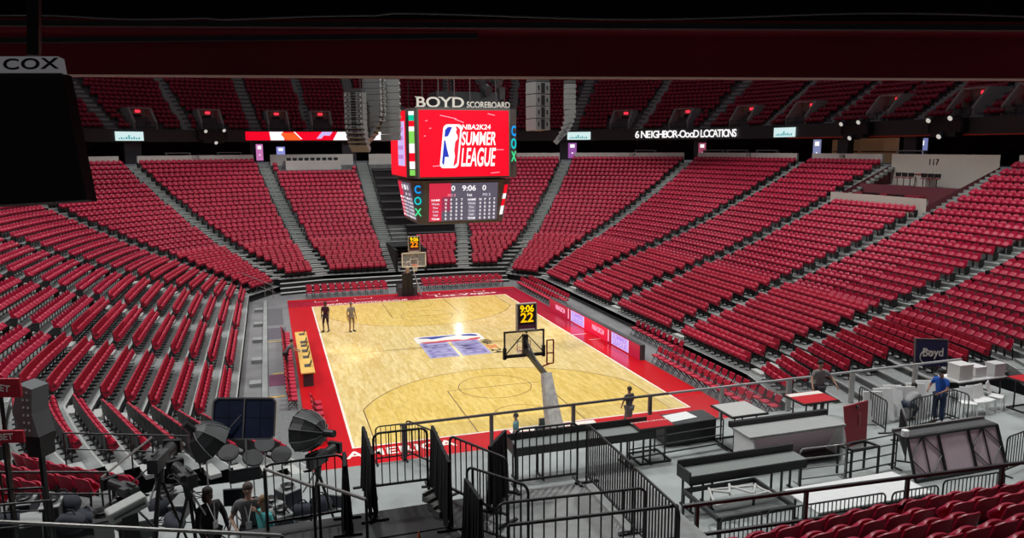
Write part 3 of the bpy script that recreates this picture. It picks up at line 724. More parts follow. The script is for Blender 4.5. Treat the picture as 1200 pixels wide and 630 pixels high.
# centre logo: read from the left sideline, its top towards the right stand
def LG(lx,ly): return (ly, -lx)       # logo x (reading) runs towards the camera, logo y runs to +x
def logo_nba(mk, m_w,m_b,m_r):
    # upright logo 1 wide, 2.2 tall centred at 0; mk(poly, layer, material, name)
    def rr(w,h,r,n=6):
        P=[]
        for cx,cy,a0 in ((w/2-r,h/2-r,0),(-w/2+r,h/2-r,90),(-w/2+r,-h/2+r,180),(w/2-r,-h/2+r,270)):
            for i in range(n+1): a=R(a0+90*i/n); P.append((cx+r*math.cos(a),cy+r*math.sin(a)))
        return P
    mk(rr(1.0,2.25,.22),0,m_w,'logo_border')
    def clip(P,f): return P
    o=rr(.90,2.13,.18)
    # blue left, red right, split by the white player
    blue=[(-.45,-.9),(-.45,.35),(-.36,.28),(-.26,-.05),(-.12,-.42),(-.05,-.60),(-.24,-.72),(-.30,-1.06)]
    red=[(.16,1.06),(.27,1.06),(.45,.9),(.45,-.9),(.3,-1.06),(.24,-1.06),(.28,-.55),(.20,-.2),(.22,.25),(.36,.42),(.3,.62),(.22,.7)]
    blue=[(x*.88,y*.95) for x,y in blue]; red=[(x*.88+.01,y*.95) for x,y in red]
    mk([(x*.88,y*.95) for x,y in ((-.45,.50),(-.45,.88),(-.30,1.04),(-.04,1.04),(-.14,.78),(-.24,.55))],1,m_b,'logo_blue_field')
    mk(blue,1,m_b,'logo_blue_field'); mk(red,1,m_r,'logo_red_field')
def mkc(poly,layer,mt,name):
    s=1.9; flat([(LG(px_*s-2.15+.55,py_*s) ) for px_,py_ in poly][::-1],.0525+.0015*layer,mt,name)
logo_nba(mkc,M_LW,M_BLUE,M_LRED)
def court_text(s,lx,ly,size,mt,name,sx=1,bold=.0,fit=None):
    x,y=LG(lx,ly); return text_obj(name,s,size,mt,frame((x,y,.0545),(0,-1,0),(1,0,0)),court,.001,sx=sx,bold=bold,fit=fit)
flat([LG(a,b) for a,b in ((-.95,-.12),(2.55,-.12),(2.55,1.62),(-.95,1.62))],.0528,mat('logo_lavender',(.40,.39,.62),.3),'word_backing'); flat([LG(a,b) for a,b in ((-.95,-2.05),(2.55,-2.05),(2.55,-.3),(-.95,-.3))],.0528,mat('logo_lavender',(.40,.39,.62),.3),'word_backing')
court_text('SUMMER',.8,.75,1.75,M_PURP,'logo_word',bold=.05,fit=(3.2,1.45)); court_text('LEAGUE',.8,-1.17,1.75,M_PURP,'logo_word',bold=.05,fit=(3.2,1.5))
court_text('NBA',-.05,2.05,.72,M_INK,'logo_word',bold=.02,fit=(1.2,.62)); court_text('2K',1.15,2.05,.72,M_ORANGE,'logo_word',bold=.03,fit=(.9,.62)); court_text('24',2.15,2.05,.72,M_INK,'logo_word',bold=.02,fit=(.9,.62))
def apron_text(s,x,y,size,mt,sx=1,bold=0): return text_obj('apron_lettering',s,size,mt,frame((x,y,.0455),(1,0,0),(0,1,0)),court,.001,sx=sx,bold=bold)
apron_text('#NBASUMMERLEAGUE',-3.4,BY+.45,.62,M_LW,sx=1.0,bold=.02); apron_text('Las Vegas',4.6,BY+1.1,.95,M_LW,sx=1.4,bold=.01)
apron_text('AMERICA',-5.8,-BY-.75,.95,M_LW,sx=1.1,bold=.04); apron_text('ELLER',3.1,-BY-1.0,.85,M_LW,sx=1.2,bold=.03)
m=MB(); m.box((.8,-BY-.75,.0445),(3.9,1.25,.002)); m.build('white_floor_panel',M_LW,court); text_obj('apron_lettering','SUMMER',.7,M_LRED,frame((.8,-BY-.75,.0475),(1,0,0),(0,1,0)),court,.001,sx=1.2,bold=.02)
for x0,x1,y in ((-7.3,-5.6,16.0),(-4.2,-2.9,16.2),(1.6,2.6,16.0),(5.6,6.4,16.1)):
    m=MB(); m.bar((x0,y,.0455),(x1,y,.0455),.06,.003); m.bar((x0,y,.0455),(x0,y+.5,.0455),.06,.003); m.bar((x1,y,.0455),(x1,y+.5,.0455),.06,.003); m.build('apron_mark',M_LW,court)

# ------------------------------------------------------------------ baskets
M_GLASS=mat('backboard_glass',(.8,.85,.9),.05,alpha=.16)
M_AMBER=em('clock_amber',(1,.62,.0),1.3); M_ORED=em('clock_orange',(1,.25,.0),1.3); M_FR=mat('rim_orange',(.8,.12,.03),.4)
def hoop(s,near):
    # s = -1 near end, 1 far end ; court side faces y=0
    y0=s*13.106; o=empty('basketball_hoop',(0,s*16.8,0)); iv=Matrix.Translation((0,-s*16.8,0))
    def B(mm,name,mt,par=o,sm=False):
        mm.v=[tuple(iv@Vector(v)) for v in mm.v]; return mm.build(name,mt,par,sm)
    mf=mat('board_frame_black',(.02,.02,.022),.4) if near else M_LW
    m=MB()
    for sx in (-.9,.9): m.box((sx,y0+s*.03,3.43),(.07,.06,1.1))
    for z in (2.905,3.955): m.box((0,y0+s*.03,z),(1.87,.06,.07))
    fr=B(m,'backboard_frame',mf)
    m=MB(); m.box((0,y0+s*.03,3.43),(1.76,.02,1.0)); bb=B(m,'backboard',M_GLASS)
    m=MB()
    for sx in (-.3,.3): m.box((sx,y0-s*.01,3.29),(.04,.01,.46))
    for z in (3.08,3.5): m.box((0,y0-s*.01,z),(.6,.01,.04))
    B(m,'target_square',M_LW,bb)
    m=MB()
    for sx in (-.5,.5): m.bar((sx*1.8,y0+s*.10,2.95),(sx*.15,y0+s*.12,3.85),.04)
    m.box((0,y0+s*.16,3.35),(.22,.2,.95)); B(m,'board_brace',M_BLACK)
    if near:
        for sx in (-.9,.9):
            m=MB(); m.box((sx,y0+s*.03,3.0),(.14,.12,.5)); B(m,'edge_padding',M_BLACK)
        m=MB(); m.box((0,y0+s*.03,2.86),(1.9,.12,.1)); B(m,'edge_padding',M_BLACK)
    m=MB(); m.tube([(.23*math.cos(2*math.pi*i/20),y0-s*.38+.23*math.sin(2*math.pi*i/20),3.05) for i in range(21)],.012,6,caps=False); m.box((0,y0-s*.07,3.03),(.16,.16,.10)); B(m,'rim',M_FR)
    m=MB()
    for i in range(12):
        for dq in (1,-1):
            a=2*math.pi*i/12; P=[]
            for q,(r_,z_) in enumerate(((.225,3.04),(.18,2.88),(.14,2.74),(.12,2.6))):
                aa=a+dq*q*2*math.pi/24; P.append((r_*math.cos(aa),y0-s*.38+r_*math.sin(aa),z_))
            m.tube(P,.006,4)
    B(m,'net',M_LW)
    # arm and mast
    m=MB(); m.bar((0,y0+s*.25,3.15),(0,s*15.9,2.75),.16,.20); m.bar((0,y0+s*.2,3.65),(0,s*16.2,2.4),.07,.07); B(m,'arm',M_BLACK)
    m=MB(); m.tube([(0,s*17.1,.6),(0,s*16.5,1.6),(0,s*15.9,2.85)],[.22,.17,.13] if not near else [.42,.34,.24],8); m.tube([(.28,s*17.2,.6),(.22,s*16.4,2.1)],.05,8); m.tube([(-.28,s*17.2,.6),(-.22,s*16.4,2.1)],.05,8); B(m,'mast',mat('mast_silver',(.42,.40,.37),.45,noise=.25,nscale=5))
    m=MB(); pt=1.9 if not near else 1.1; m.prism([(-.42,s*16.05,0.05),(.42,s*16.05,0.05),(.42,s*16.2,pt),(-.42,s*16.2,pt)],(0,s*(.28 if not near else .12),0)); pd=B(m,'mast_padding',M_BLACK)
    m=MB(); m.box((0,s*17.3,.38),(1.25,2.1,.66)); B(m,'base_box',M_BLACK)
    if not near:
        text_obj('padding_lettering','NBA',.34,M_LW,iv@frame((0,s*16.1,.45),(1,0,0),(0,0,1)),pd,.004,sx=.9,bold=.02); text_obj('padding_lettering','I',.42,M_LW,iv@frame((.0,s*16.3,1.45),(1,0,0),(0,0,1)),pd,.004,bold=.05)
        for sx in (-.62,.62):
            m=MB(); m.box((sx,s*16.3,.4),(.3,.3,.75)); B(m,'side_padding',M_DARK)
        m=MB(); m.bar((1.0,s*16.0,.1),(.55,s*16.6,2.1),.07); m.bar((1.1,s*16.2,.1),(.55,s*16.7,2.1),.05); B(m,'support_strut',mat('strut_grey',(.3,.3,.3),.5))
    # timer on top
    m=MB(); yc=y0+s*.15; m.box((.06,yc,4.62),(.86,.16,1.12)); m.bar((.06,yc,3.9),(.06,yc,4.1),.08); ck=B(m,'timer',M_BLACK)
    m=MB(); ex=.435
    for sx in (.06-ex,.06+ex): m.box((sx,yc-.01,4.62),(.05,.19,1.16))
    for z in (4.04,5.2): m.box((.06,yc-.01,z),(.90,.19,.05))
    B(m,'timer_frame',mat('timer_frame_grey',(.35,.33,.28),.5),ck)
    fy=yc-.095 if not near else yc-.095
    text_obj('timer_digits','9:06',.42,M_AMBER,iv@frame((.06,fy,4.98),(1,0,0),(0,0,1)),ck,.003,sx=.88,bold=.02)
    text_obj('timer_digits','22',.58,M_ORED if not near else em('clock_gold',(1,.5,.0),1.2),iv@frame((.06,fy,4.58),(1,0,0),(0,0,1)),ck,.003,sx=1.05,bold=.025)
    m=MB(); m.box((.06,fy,4.20),(.78,.01,.18)); B(m,'timer_name_plate',mat('plate_maroon',(.10,.02,.05),.5),ck)
    m=MB(); m.box((.06,fy,4.09),(.7,.01,.05)); B(m,'timer_white_strip',M_LW,ck)
    if near:
        m=MB()
        for x in (.33,.62): m.bar((x,-15.1,3.0),(x,-15.1,4.0),.05)
        for z in (3.0,3.45,4.0): m.bar((.33,-15.1,z),(.62,-15.1,z),.045)
        m.bar((.47,-15.1,3.0),(0,-15.2,2.9),.05); B(m,'side_frame',mat('frame_red_black',(.25,.03,.02),.4))
    return o
h=hoop(-1,True); tag(h,'near basketball hoop with black framed glass backboard, silver mast and game timer','basketball hoop')
h=hoop(1,False); tag(h,'far basketball hoop with white framed backboard and black padded base','basketball hoop')

# ------------------------------------------------------------------ courtside board and chairs
bd=empty('courtside_board',(9.02,.5,0)); tag(bd,'long red LED board with pink and lavender words along the right sideline','screen')
m=MB(); m.box((.16,0,.46),(.30,14.4,.92)); m.build('board_body',M_DARK,bd)
m=MB(); m.box((0.0,0,.47),(.02,14.3,.84)); m.build('led_face',mat('led_maroon',(.2,.01,.03),.4,emit=(.62,.015,.06),estr=.55),bd)
m=MB(); m.box((-.012,-.2,.47),(.006,5.5,.84)); m.build('bright_red_zone',mat('led_zone',(.3,.01,.03),.4,emit=(.85,.01,.05),estr=.8),bd)
E_PINK=em('led_pink',(1,.45,.65),1.0)
for yc in (4.6,-1.9):
    text_obj('board_lettering','NBA2K24',.46,E_PINK,frame((-.02,yc+.4,.5),(0,-1,0),(0,0,1)),bd,.002,sx=.95,bold=.015)
    m=MB(); m.box((-.016,yc-1.15,.5),(.006,.14,.7)); m.build('divider',E_PINK,bd)
    m=MB(); m.box((-.016,yc-2.75,.48),(.006,2.3,.74)); m.build('lavender_block',E_LAV,bd)
    text_obj('board_lettering','SUMMER',.44,em('led_violet',(.42,.25,.78),.9),frame((-.022,yc-2.75,.66),(0,-1,0),(0,0,1)),bd,.002,sx=1.15,bold=.012)
    text_obj('board_lettering','LEAGUE',.44,em('led_violet',(.42,.25,.78),.9),frame((-.022,yc-2.75,.30),(0,-1,0),(0,0,1)),bd,.002,sx=1.2,bold=.012)
def floor_chair():
    o=empty('courtside_chair',(0,0,0))
    m=MB(); m.prism([(-.23,-.2,.43),(.23,-.2,.43),(.23,.22,.43),(-.23,.22,.43)],(0,0,.07)); m.build('seat',M_SEATU,o,bevel=.015)
    m=MB(); m.prism([(-.22,-.20,.60),(.22,-.20,.60),(.22,-.28,.92),(-.22,-.28,.92)],(0,.05,0)); m.build('backrest',M_SEATU,o,bevel=.015)
    for sx in (-.22,.22):
        m=MB(); m.bar((sx,.2,0),(sx,-.29,.94),.025); m.bar((sx,-.22,0),(sx,.18,.43),.025); m.build('leg_frame',M_BLACK,o)
    return o
chair0=None
def chairs(x0,y0,x1,y1,n,rz,lab,grp):
    global chair0
    for i in range(n):
        t=i/(n-1) if n>1 else 0
        if chair0 is None: o=chair0=floor_chair()
        else: o=copy_tree(chair0)
        z=.042 if (abs(x0)<9.3 and -16<y0<17.4) else .002
        o.location=(x0+(x1-x0)*t,y0+(y1-y0)*t,z); o.rotation_euler=(0,0,rz+random.uniform(-.05,.05)); tag(o,'red courtside chair, %s %s'%(WN[i+1],lab),'chair',grp)
PI=math.pi
chairs(9.75,8.6,9.75,17.0,16,PI/2,'along front row beyond the LED board','chairs beyond the LED board'); chairs(10.65,8.6,10.65,17.4,16,PI/2,'along rear row beyond the LED board','chairs beyond the LED board')
chairs(9.7,-7.4,9.7,-15.6,15,PI/2,'along front row on the near side of the LED board','chairs before the LED board'); chairs(10.65,-7.4,10.65,-16.4,16,PI/2,'along second row on the near side of the LED board','chairs before the LED board')
chairs(11.5,-1.2,11.5,-6.6,9,PI/2,'along the row behind the LED board','chairs behind the LED board')
chairs(-7.6,18.0,-1.6,18.0,11,PI,'from left in front far row left of the basket','chairs left of the far basket'); chairs(-7.6,19.0,-1.6,19.0,11,PI,'from left in back far row left of the basket','chairs left of the far basket')
chairs(1.9,18.2,8.4,18.2,12,PI,'from left in front far row right of the basket','chairs right of the far basket'); chairs(1.9,19.2,8.4,19.2,12,PI,'from left in back far row right of the basket','chairs right of the far basket')
chairs(-9.75,4.6,-9.75,-8.6,22,-PI/2,'along the left sideline bench row','left sideline bench chairs'); chairs(-8.75,-9.6,-8.75,-13.4,6,-PI/2,'beside the left corner of the near baseline','left corner chairs')
# scorer table on the left
tb=empty('scorer_table',(-8.9,-1.2,.042)); tag(tb,'long yellow topped table with equipment along the left sideline','table')
m=MB(); m.box((0,0,.73),(.68,9.0,.05)); m.build('table_top',mat('table_yellow',(.75,.48,.12),.45,noise=.1),tb)
for y in (-4.3,0,4.3):
    m=MB(); m.box((.0,y,.35),(.5,.06,.70)); m.build('leg',M_DARK,tb)
for i,(y,w_) in enumerate(((2.6,.4),(.6,.5),(-.2,.4),(-1.4,.5),(-2.7,.45),(-4.4,.5))):
    o=empty('laptop',(-8.88,y,.80)); tag(o,'dark open laptop, %s from the far end of the yellow sideline table'%WN[i+1],'laptop','laptops on the yellow table')
    m=MB(); m.box((0,0,.012),(.28,w_,.024)); m.build('keyboard',M_DARK,o); m=MB(); m.prism([(.12,-w_/2,.02),(.12,w_/2,.02),(.22,w_/2,.27),(.22,-w_/2,.27)],(.015,0,0)); m.build('display',M_BLACK,o)
# floor details left of the court
for i,(x,y,sx,sy) in enumerate(((-10.4,4.6,.9,.12),(-10.2,-2.6,.8,.12),(-10.45,-6.6,.8,.12))):
    m=MB(); m.box((x,y,.004),(sx,sy,.008)); o=m.build('floor_tape',mat('tape_yellow',(.75,.45,.03),.6)); tag(o,'yellow tape strip on the grey floor, %s from far end beside left stand'%WN[i+1],'tape','yellow tape strips')
for i,(x,y,sx,sy,c) in enumerate(((-10.35,12,1.1,5.5,(.10,.10,.11)),(-10.3,6.8,1.2,3.0,(.09,.08,.10)),(-10.3,-3.8,1.0,2.0,(.12,.03,.07)),(-10.2,-12,1.3,6.5,(.14,.15,.15)))):
    m=MB(); m.box((x,y,.006),(sx,sy,.012)); o=m.build('floor_mat',mat('mat_%d'%i,c,.8,noise=.2)); tag(o,'dark floor mat beside the left stand, %s from the far end'%WN[i+1],'mat','floor mats left of the court')
m=MB(); m.box((-11.0,.5,.07),(.26,34,.14)); o=struct(m.build('floor_curb',M_TREAD))
for i,y in enumerate((14.2,9.4,4.9,.1,-4.4,-9.2)):
    m=MB(); m.box((-11.45,y,.1),(.55,.7,.2)); o=m.build('step_box',M_TREAD); tag(o,'grey step box at the aisle foot of left stand, %s from far end'%WN[i+1],'step','step boxes at the left stand')
# white lidded step in the far left corner and rail
m=MB(); 
for sy in (0,.5,1.0): m.bar((-11.6+sy*1.2,19.6-sy,.1),(-11.6+sy*1.2,19.6-sy,1.1),.05)
m.bar((-13,20.8,2.0),(-10.2,18.5,1.05),.06); m.bar((-13,20.8,1.5),(-10.2,18.5,.55),.04); o=m.build('corner_handrail',M_STEEL); tag(o,'pale steel handrail leading down at the far left corner of the stands','rail')

# ------------------------------------------------------------------ hanging scoreboard
sb=empty('scoreboard',(0,0,7.6)); tag(sb,'hanging cube scoreboard with red league screens above and score tables below','scoreboard'); iv=Matrix.Translation((0,0,-7.6))
M_SB=mat('scoreboard_housing',(.13,.12,.11),.5); H0,H1=2.6,3.12
def oct_(h,c,z): return [(-h,-c,z),(h,-c,z),(c,-h,z),(c,h,z),(h,c,z),(-h,c,z),(-c,h,z),(-c,-h,z)]
m=MB(); m.M=iv
def loft(mm,A,B,mi=0):
    n=len(A); mm.add(A+B,[(i,(i+1)%n,n+(i+1)%n,n+i) for i in range(n)]+[tuple(range(n-1,-1,-1)),tuple(range(n,2*n))],mi)
loft(m,oct_(H0,H1,10.22),oct_(H0,H1,13.97)); m.build('upper_housing',M_SB,sb)
m=MB(); m.M=iv; loft(m,oct_(1.95,2.45,7.68),oct_(2.3,2.85,10.1)); m.build('lower_housing',M_SB,sb)
m=MB(); m.M=iv; m.box((0,0,14.05),(4.6,4.6,.15)); m.box((0,0,14.5),(2.2,2.2,1.0)); m.build('top_frame',M_DARK,sb)
def face(k):   # frames of the four sides: origin at axis, x reading, outward
    a=[0,PI/2,PI,-PI/2][k]; q=Matrix.Rotation(a,4,'Z'); return q
E_SR=mat('screen_red',(.4,.0,.01),.4,emit=(.92,.002,.016),estr=1.0); E_NAVY=em('screen_navy',(.02,.04,.45),1.0)
def sq(k,x0,x1,z0,z1,y0,y1,mt,name,th=.03,sk=0):
    q=iv@face(k); mm=MB(); mm.M=q; mm.prism([(x0,y0,z0),(x1,y0,z0),(x1+sk,y1,z1),(x0+sk,y1,z1)],(0,-th,0)); return mm.build(name,mt,sb)
def st(k,s,x,z,size,mt,y,sx=1,bold=0,tilt=0,name='screen_lettering',sp=1,fit=None,shear=0):
    M=iv@face(k)@frame((x,y,z),(1,0,0),(0,-tilt,1)); return text_obj(name,s,size,mt,M,sb,.004,sx=sx,bold=bold,spacing=sp,fit=fit,shear=shear)
for k in (0,3,1,2):
    if k==2: sq(k,-2.5,2.5,10.32,13.86,-3.12,-3.12,E_SR,'red_screen'); continue
    sq(k,-2.5,2.5,10.32,13.86,-3.12,-3.12,E_SR,'red_screen')
    X=lambda a:a
    def mks(poly,layer,mt,name,k=k):
        s=1.06; q=iv@face(k); mm=MB(); mm.M=q; mm.prism([(px_*s*.98+.12*py_-.78,-3.16-.012*layer,py_*s*.98+11.95) for px_,py_ in poly],(0,-.01,0)); mm.build(name,mt,sb)
    if k==0:
        logo_nba(mks,E_WHITE,E_NAVY,em('screen_logo_red',(.9,.02,.05),.9))
        mks([(-.28,-.55),(-.28,-.98),(.1,-.98),(.1,-.55)],2,E_WHITE,'logo_foot')
        mks([(-.02,.95),(.14,1.0),(.22,.86),(.16,.72),(.0,.74)],2,E_WHITE,'logo_head')
        st(0,'NBA2K24',.66,12.98,.34,E_WHITE,-3.17,bold=.02,fit=(1.6,.27),shear=.12); st(0,'SUMMER',.80,12.36,.98,E_WHITE,-3.17,bold=.03,fit=(1.95,.74),shear=.1); st(0,'LEAGUE',.76,11.36,1.12,E_WHITE,-3.17,bold=.03,fit=(1.9,1.02),shear=.1)
        for (x,z,l,a) in ((-.9,13.5,.9,-.2),(-.3,13.3,.5,-.35),(1.9,11.75,.6,0),(1.5,13.65,.4,-.2),(-2.1,13.3,.12,.3),(-1.9,12.9,.1,.2),(-2.2,12.5,.1,0),(1.7,10.5,.5,.1),(-1.6,10.9,.4,.05)):
            mm=MB(); mm.M=iv; mm.bar((x-l/2,-3.16,z-a*l/2),(x+l/2,-3.16,z+a*l/2),.012,.04); mm.build('confetti_streak',em('led_pink2',(1,.4,.55),.8),sb)
    else:
        sq(k,.3,2.3,10.9,13.3,-3.155,-3.155,E_LAV,'lavender_panel')
        for z in (11.4,11.9,12.4,12.9): sq(k,.5,2.1,z-.12,z+.1,-3.19,-3.19,em('led_violet2',(.6,.3,.75),.8),'panel_lettering')
# chamfer strips
def strip(k,z0,z1,h0,c0,h1,c1,mt,name,w0=.12,w1=.88):
    q=iv@face(k)
    A=Vector((-c0,-h0,z0)); B=Vector((-h0,-c0,z0)); A1=Vector((-c1,-h1,z1)); B1=Vector((-h1,-c1,z1)); n=Vector((-1,-1,0)).normalized()*.02
    mm=MB(); mm.M=q; mm.prism([A.lerp(B,w0)+n,A.lerp(B,w1)+n,A1.lerp(B1,w1)+n,A1.lerp(B1,w0)+n],n); mm.build(name,mt,sb)
E_GRN=em('led_green',(.25,.75,.12),.9); E_G2=em('led_emerald',(.0,.62,.35),.9)
# left corner: stack of coloured marks
for z0,z1,mt in ((10.4,10.7,E_GRN),(10.75,11.15,E_WHITE),(11.15,11.6,E_SR),(11.6,12.1,E_WHITE),(12.1,12.75,E_GRN),(12.75,13.0,E_WHITE),(13.0,13.3,E_SR),(13.3,13.6,E_G2),(13.6,13.8,E_WHITE)):
    strip(0,z0,z1,H0,H1,H0,H1,mt,'corner_mark',.3,.75)
def corner_text(k,s,x,y,z,size,mt,nx,ny):
    n=Vector((nx,ny,0)).normalized(); xd=Vector((-ny,nx,0)).normalized(); text_obj('corner_letter',s,size,mt,iv@frame(Vector((x,y,z))+n*.03,xd,(0,0,1)),sb,.006,sx=1.0,bold=.04)
E_CB=em('cox_blue',(.0,.35,.95),1.0); E_CC=em('cox_cyan',(.0,.6,.65),1.0); E_CG=em('cox_green',(.05,.75,.3),1.0)
xm=(H0+H1)/2
for s,z,mt in (('C',12.75,E_CB),('O',12.05,E_CC),('X',11.35,E_CG)): corner_text(0,s,xm,-xm,z,.78,mt,1,-1)
xl=(2.1+2.62)/2
for s,z,mt in (('C',9.62,E_CB),('O',9.0,E_CC),('X',8.38,E_CG)): corner_text(0,s,-xl-.17,-xl-.17,z-.02,.60,mt,-1,-1)
for z0,z1,mt in ((8.1,8.6,E_WHITE),(8.6,9.0,E_SR),(9.0,9.3,E_WHITE),(9.3,9.8,E_SR)):
    f0=(z0-7.68)/2.42; f1=(z1-7.68)/2.42; strip(1,z0,z1,1.95+.35*f0,2.45+.4*f0,1.95+.35*f1,2.45+.4*f1,mt,'corner_mark',.25,.7)
# score tables
def low(k,x0,x1,z0,z1,mt,name,lift=.03):
    f=lambda z:-(2.45+.40*(z-7.68)/2.42)-lift
    q=iv@face(k); mm=MB(); mm.M=q; mm.prism([(x0,f(z0),z0),(x1,f(z0),z0),(x1,f(z1),z1),(x0,f(z1),z1)],(0,-.015,0)); mm.build(name,mt,sb)
def ltext(k,s,x,z,size,mt,sx=1,bold=0):
    y=-(2.45+.40*(z-7.68)/2.42)-.075; st(k,s,x,z,size,mt,y,sx,bold,tilt=.165,name='score_lettering')
E_SL=em('screen_slate',(.10,.09,.13),1.0); E_SM=em('screen_scarlet',(.62,.02,.06),1.0); E_GR=em('screen_grey',(.16,.15,.2),1.0); E_HW=em('digit_white',(.95,.93,.97),1.0); E_HD=em('digit_soft',(.62,.6,.7),1.0)
for k in (0,3,1):
    low(k,-1.95,1.95,7.85,9.95,E_SL,'score_screen')
    low(k,-1.95,-.75,9.2,9.95,E_SM,'scarlet_field',.048); low(k,-1.95,-1.25,7.85,9.2,E_SM,'scarlet_field',.048); low(k,-1.25,-.75,8.4,9.2,em('screen_wine',(.28,.03,.08),1.0),'wine_field',.048); low(k,.25,.7,7.85,9.1,E_GR,'grey_field',.048)
    ltext(k,'0',-.62,9.65,.40,E_HW,1.1,.02); ltext(k,'9:06',.28,9.65,.42,E_HW,1.1,.02); ltext(k,'0',1.15,9.65,.40,E_HW,1.1,.02)
    ltext(k,'FO 2',-.7,9.28,.2,E_SM if k else em('digit_pink',(.9,.3,.4),1.0),1.1,.008); ltext(k,'1st',.3,9.28,.22,E_HW,1.2,.01); ltext(k,'FO 2',1.3,9.28,.2,E_HD,1.1,.008)
    for r_ in range(6):
        z=9.02-.21*r_
        for c_,x in enumerate((-1.6,-1.02,-.72,-.42,-.12,.45,.95,1.22,1.49,1.76)):
            if c_ in (0,5): ltext(k,['NAME','Wade','Poe','Cole','Hall','TEAM'][r_],x,z,.16,E_HW if r_ in (0,5) else E_HD,1.1,.006)
            else: ltext(k,['F','0','0','0','0','0'][r_] if r_ else 'NPFT'[(c_-1)%5%4],x,z,.18,E_HW,1.1,.01)
# standing name letters on top
M_SIGN=mat('sign_ivory',(.62,.60,.54),.5,emit=(.6,.58,.5),estr=.12)
st(0,'BOYD',-1.28,14.28,.78,M_SIGN,-3.0,bold=.03,name='sign_letters',fit=(2.6,.56)); st(0,'SCOREBOARD',1.40,14.17,.46,M_SIGN,-3.0,bold=.014,name='sign_letters',fit=(2.45,.34))
m=MB(); m.M=iv
for x,z,w_ in ((-2.52,14.02,.26),(-2.52,14.54,.26),(-.46,14.02,.24),(-.46,14.54,.24),(-1.10+.16,14.02,.26),(-1.28,14.54,.2),(-.66,14.54,.2)): m.box((x,-3.0,z),(w_,.02,.04))
m.build('letter_serifs',M_SIGN,sb)
st(3,'SCOREBOARD',-1.2,14.16,.46,M_SIGN,-3.0,sx=.98,bold=.014,name='sign_letters')
m=MB(); m.M=iv; m.box((0,-2.96,14.0),(5.2,.1,.05)); m.build('sign_rail',M_DARK,sb)
m=MB(); m.M=iv
for x,y in ((-2.1,-2.1),(-1.2,-2.1),(-.3,-2.1),(.6,-2.1),(2.1,-2.1),(-2.1,2.1),(2.1,2.1),(0,2.1)): m.bar((x,y,14.0),(x*.9,y*.9,26.5),.05)
m.build('hanging_cables',mat('cable_dark',(.10,.08,.08),.5),sb)

# ------------------------------------------------------------------ speaker arrays
def array(x,y,ztop,n,h,w,dep,rz,curve,label,name='line_array_speaker',horn=True,tiers=1):
    o=empty(name,(x,y,ztop),rz); tag(o,label,'speaker','hanging speaker arrays')
    z=0;off=0;a=0
    for i in range(n):
        a=curve(i/(max(1,n-1)))
        q=Matrix.Translation((0,off,z))@Matrix.Rotation(-a,4,'X')
        m=MB(); m.M=q; m.prism([(-w/2,-dep*.5,0),(w/2,-dep*.5,0),(w/2,dep*.5,-.03*h),(-w/2,dep*.5,-.03*h)],(0,0,-h*.94)); c=m.build('speaker_cabinet',M_GREY,o)
        if horn:
            m=MB(); m.M=q
            m.prism([(-w*.13,-dep*.5-.01,-h*.08),(w*.13,-dep*.5-.01,-h*.08),(w*.13,-dep*.5-.01,-h*.88),(-w*.13,-dep*.5-.01,-h*.88)],(0,.008,0))
            for sx in (-1,1): m.prism([(sx*w*.30-.05,-dep*.5-.012,-h*.3),(sx*w*.30+.05,-dep*.5-.012,-h*.3),(sx*w*.30+.05,-dep*.5-.012,-h*.62),(sx*w*.30-.05,-dep*.5-.012,-h*.62)],(0,.01,0))
            m.build('grille_holes',M_BLACK,c)
            if n>6:
                m=MB(); m.M=q
                for sx in (-1,1): m.box((sx*w*.40,-dep*.5-.02,-h*.5),(.05,.03,.10))
                m.box((0,-dep*.5-.012,-h*.5),(w*.8,.012,.012))
                m.build('corner_plate',mat('plate_pale',(.5,.5,.47),.5),c)
        z-=h*math.cos(a); off+=h*math.sin(a)*1.0 if False else 0; off-= -h*math.sin(a)
    m=MB(); m.box((0,0,.10),(w*.9,dep,.14)); 
    for sx in (-.3,.3): m.bar((sx*w,0,.15),(sx*w*.6,0,9.5),.035)
    m.build('rigging_frame',M_DARK,o)
    return o
cv=lambda s:(lambda t: R(s)*max(0,t-.35)/.65)
array(-6.05,-5.4,14.55,11,.26,.95,.55,R(-28),cv(38),'leftmost hanging speaker array with pale plates on its front')
array(-5.05,-4.8,15.35,12,.29,.75,.9,R(62),cv(42),'large hanging speaker array with smooth grey side, second from left')
array(-4.15,-4.2,15.3,9,.34,.6,.95,R(75),cv(3),'straight hanging speaker array beside the left face of the scoreboard')
array(3.55,-5,15.25,4,.63,1.0,.8,R(22),cv(2),'short straight hanging speaker stack right of the scoreboard',tiers=1)
array(5.35,-5,15.2,12,.27,.75,.6,R(72),cv(48),'curved rightmost hanging speaker array, hooking left at its foot')
o=empty('rigging_cluster',(2.2,0,14.9)); tag(o,'grey cluster of hanging lamps and boxes behind the scoreboard lettering','stage light')
for i,(x,z,r_) in enumerate(((-.5,.9,.28),(0,1.2,.3),(.45,.8,.26),(.75,1.25,.24),(-.2,.4,.3))):
    m=MB(); m.tube([(x-.2,0,z+.15),(x,0,z),(x+.2,-.3,z-.2)],[r_*.6,r_,r_*1.05],10); m.build('lamp_head',M_GREY,o,True)
m=MB(); m.box((.1,.2,-.3),(1.9,.6,.9)); m.box((.85,.1,.1),(.35,.6,.7)); m.bar((0,.2,0),(0,.2,9),.06); m.bar((-.8,.2,1.5),(1.1,.2,1.5),.08); m.build('cluster_frame',M_GREY,o)
# ropes and drapes behind the scoreboard
for i,x in enumerate((-3.5,-2.7,1.2,4.6)):
    m=MB(); m.bar((x,6,26),(x+.1,6,13.9),.10); o=m.build('hanging_drape_cord',mat('cord_brown',(.12,.06,.06),.8)); tag(o,'dark hanging cord behind the scoreboard, %s from the left'%WN[i+1],'cord','cords behind the scoreboard')

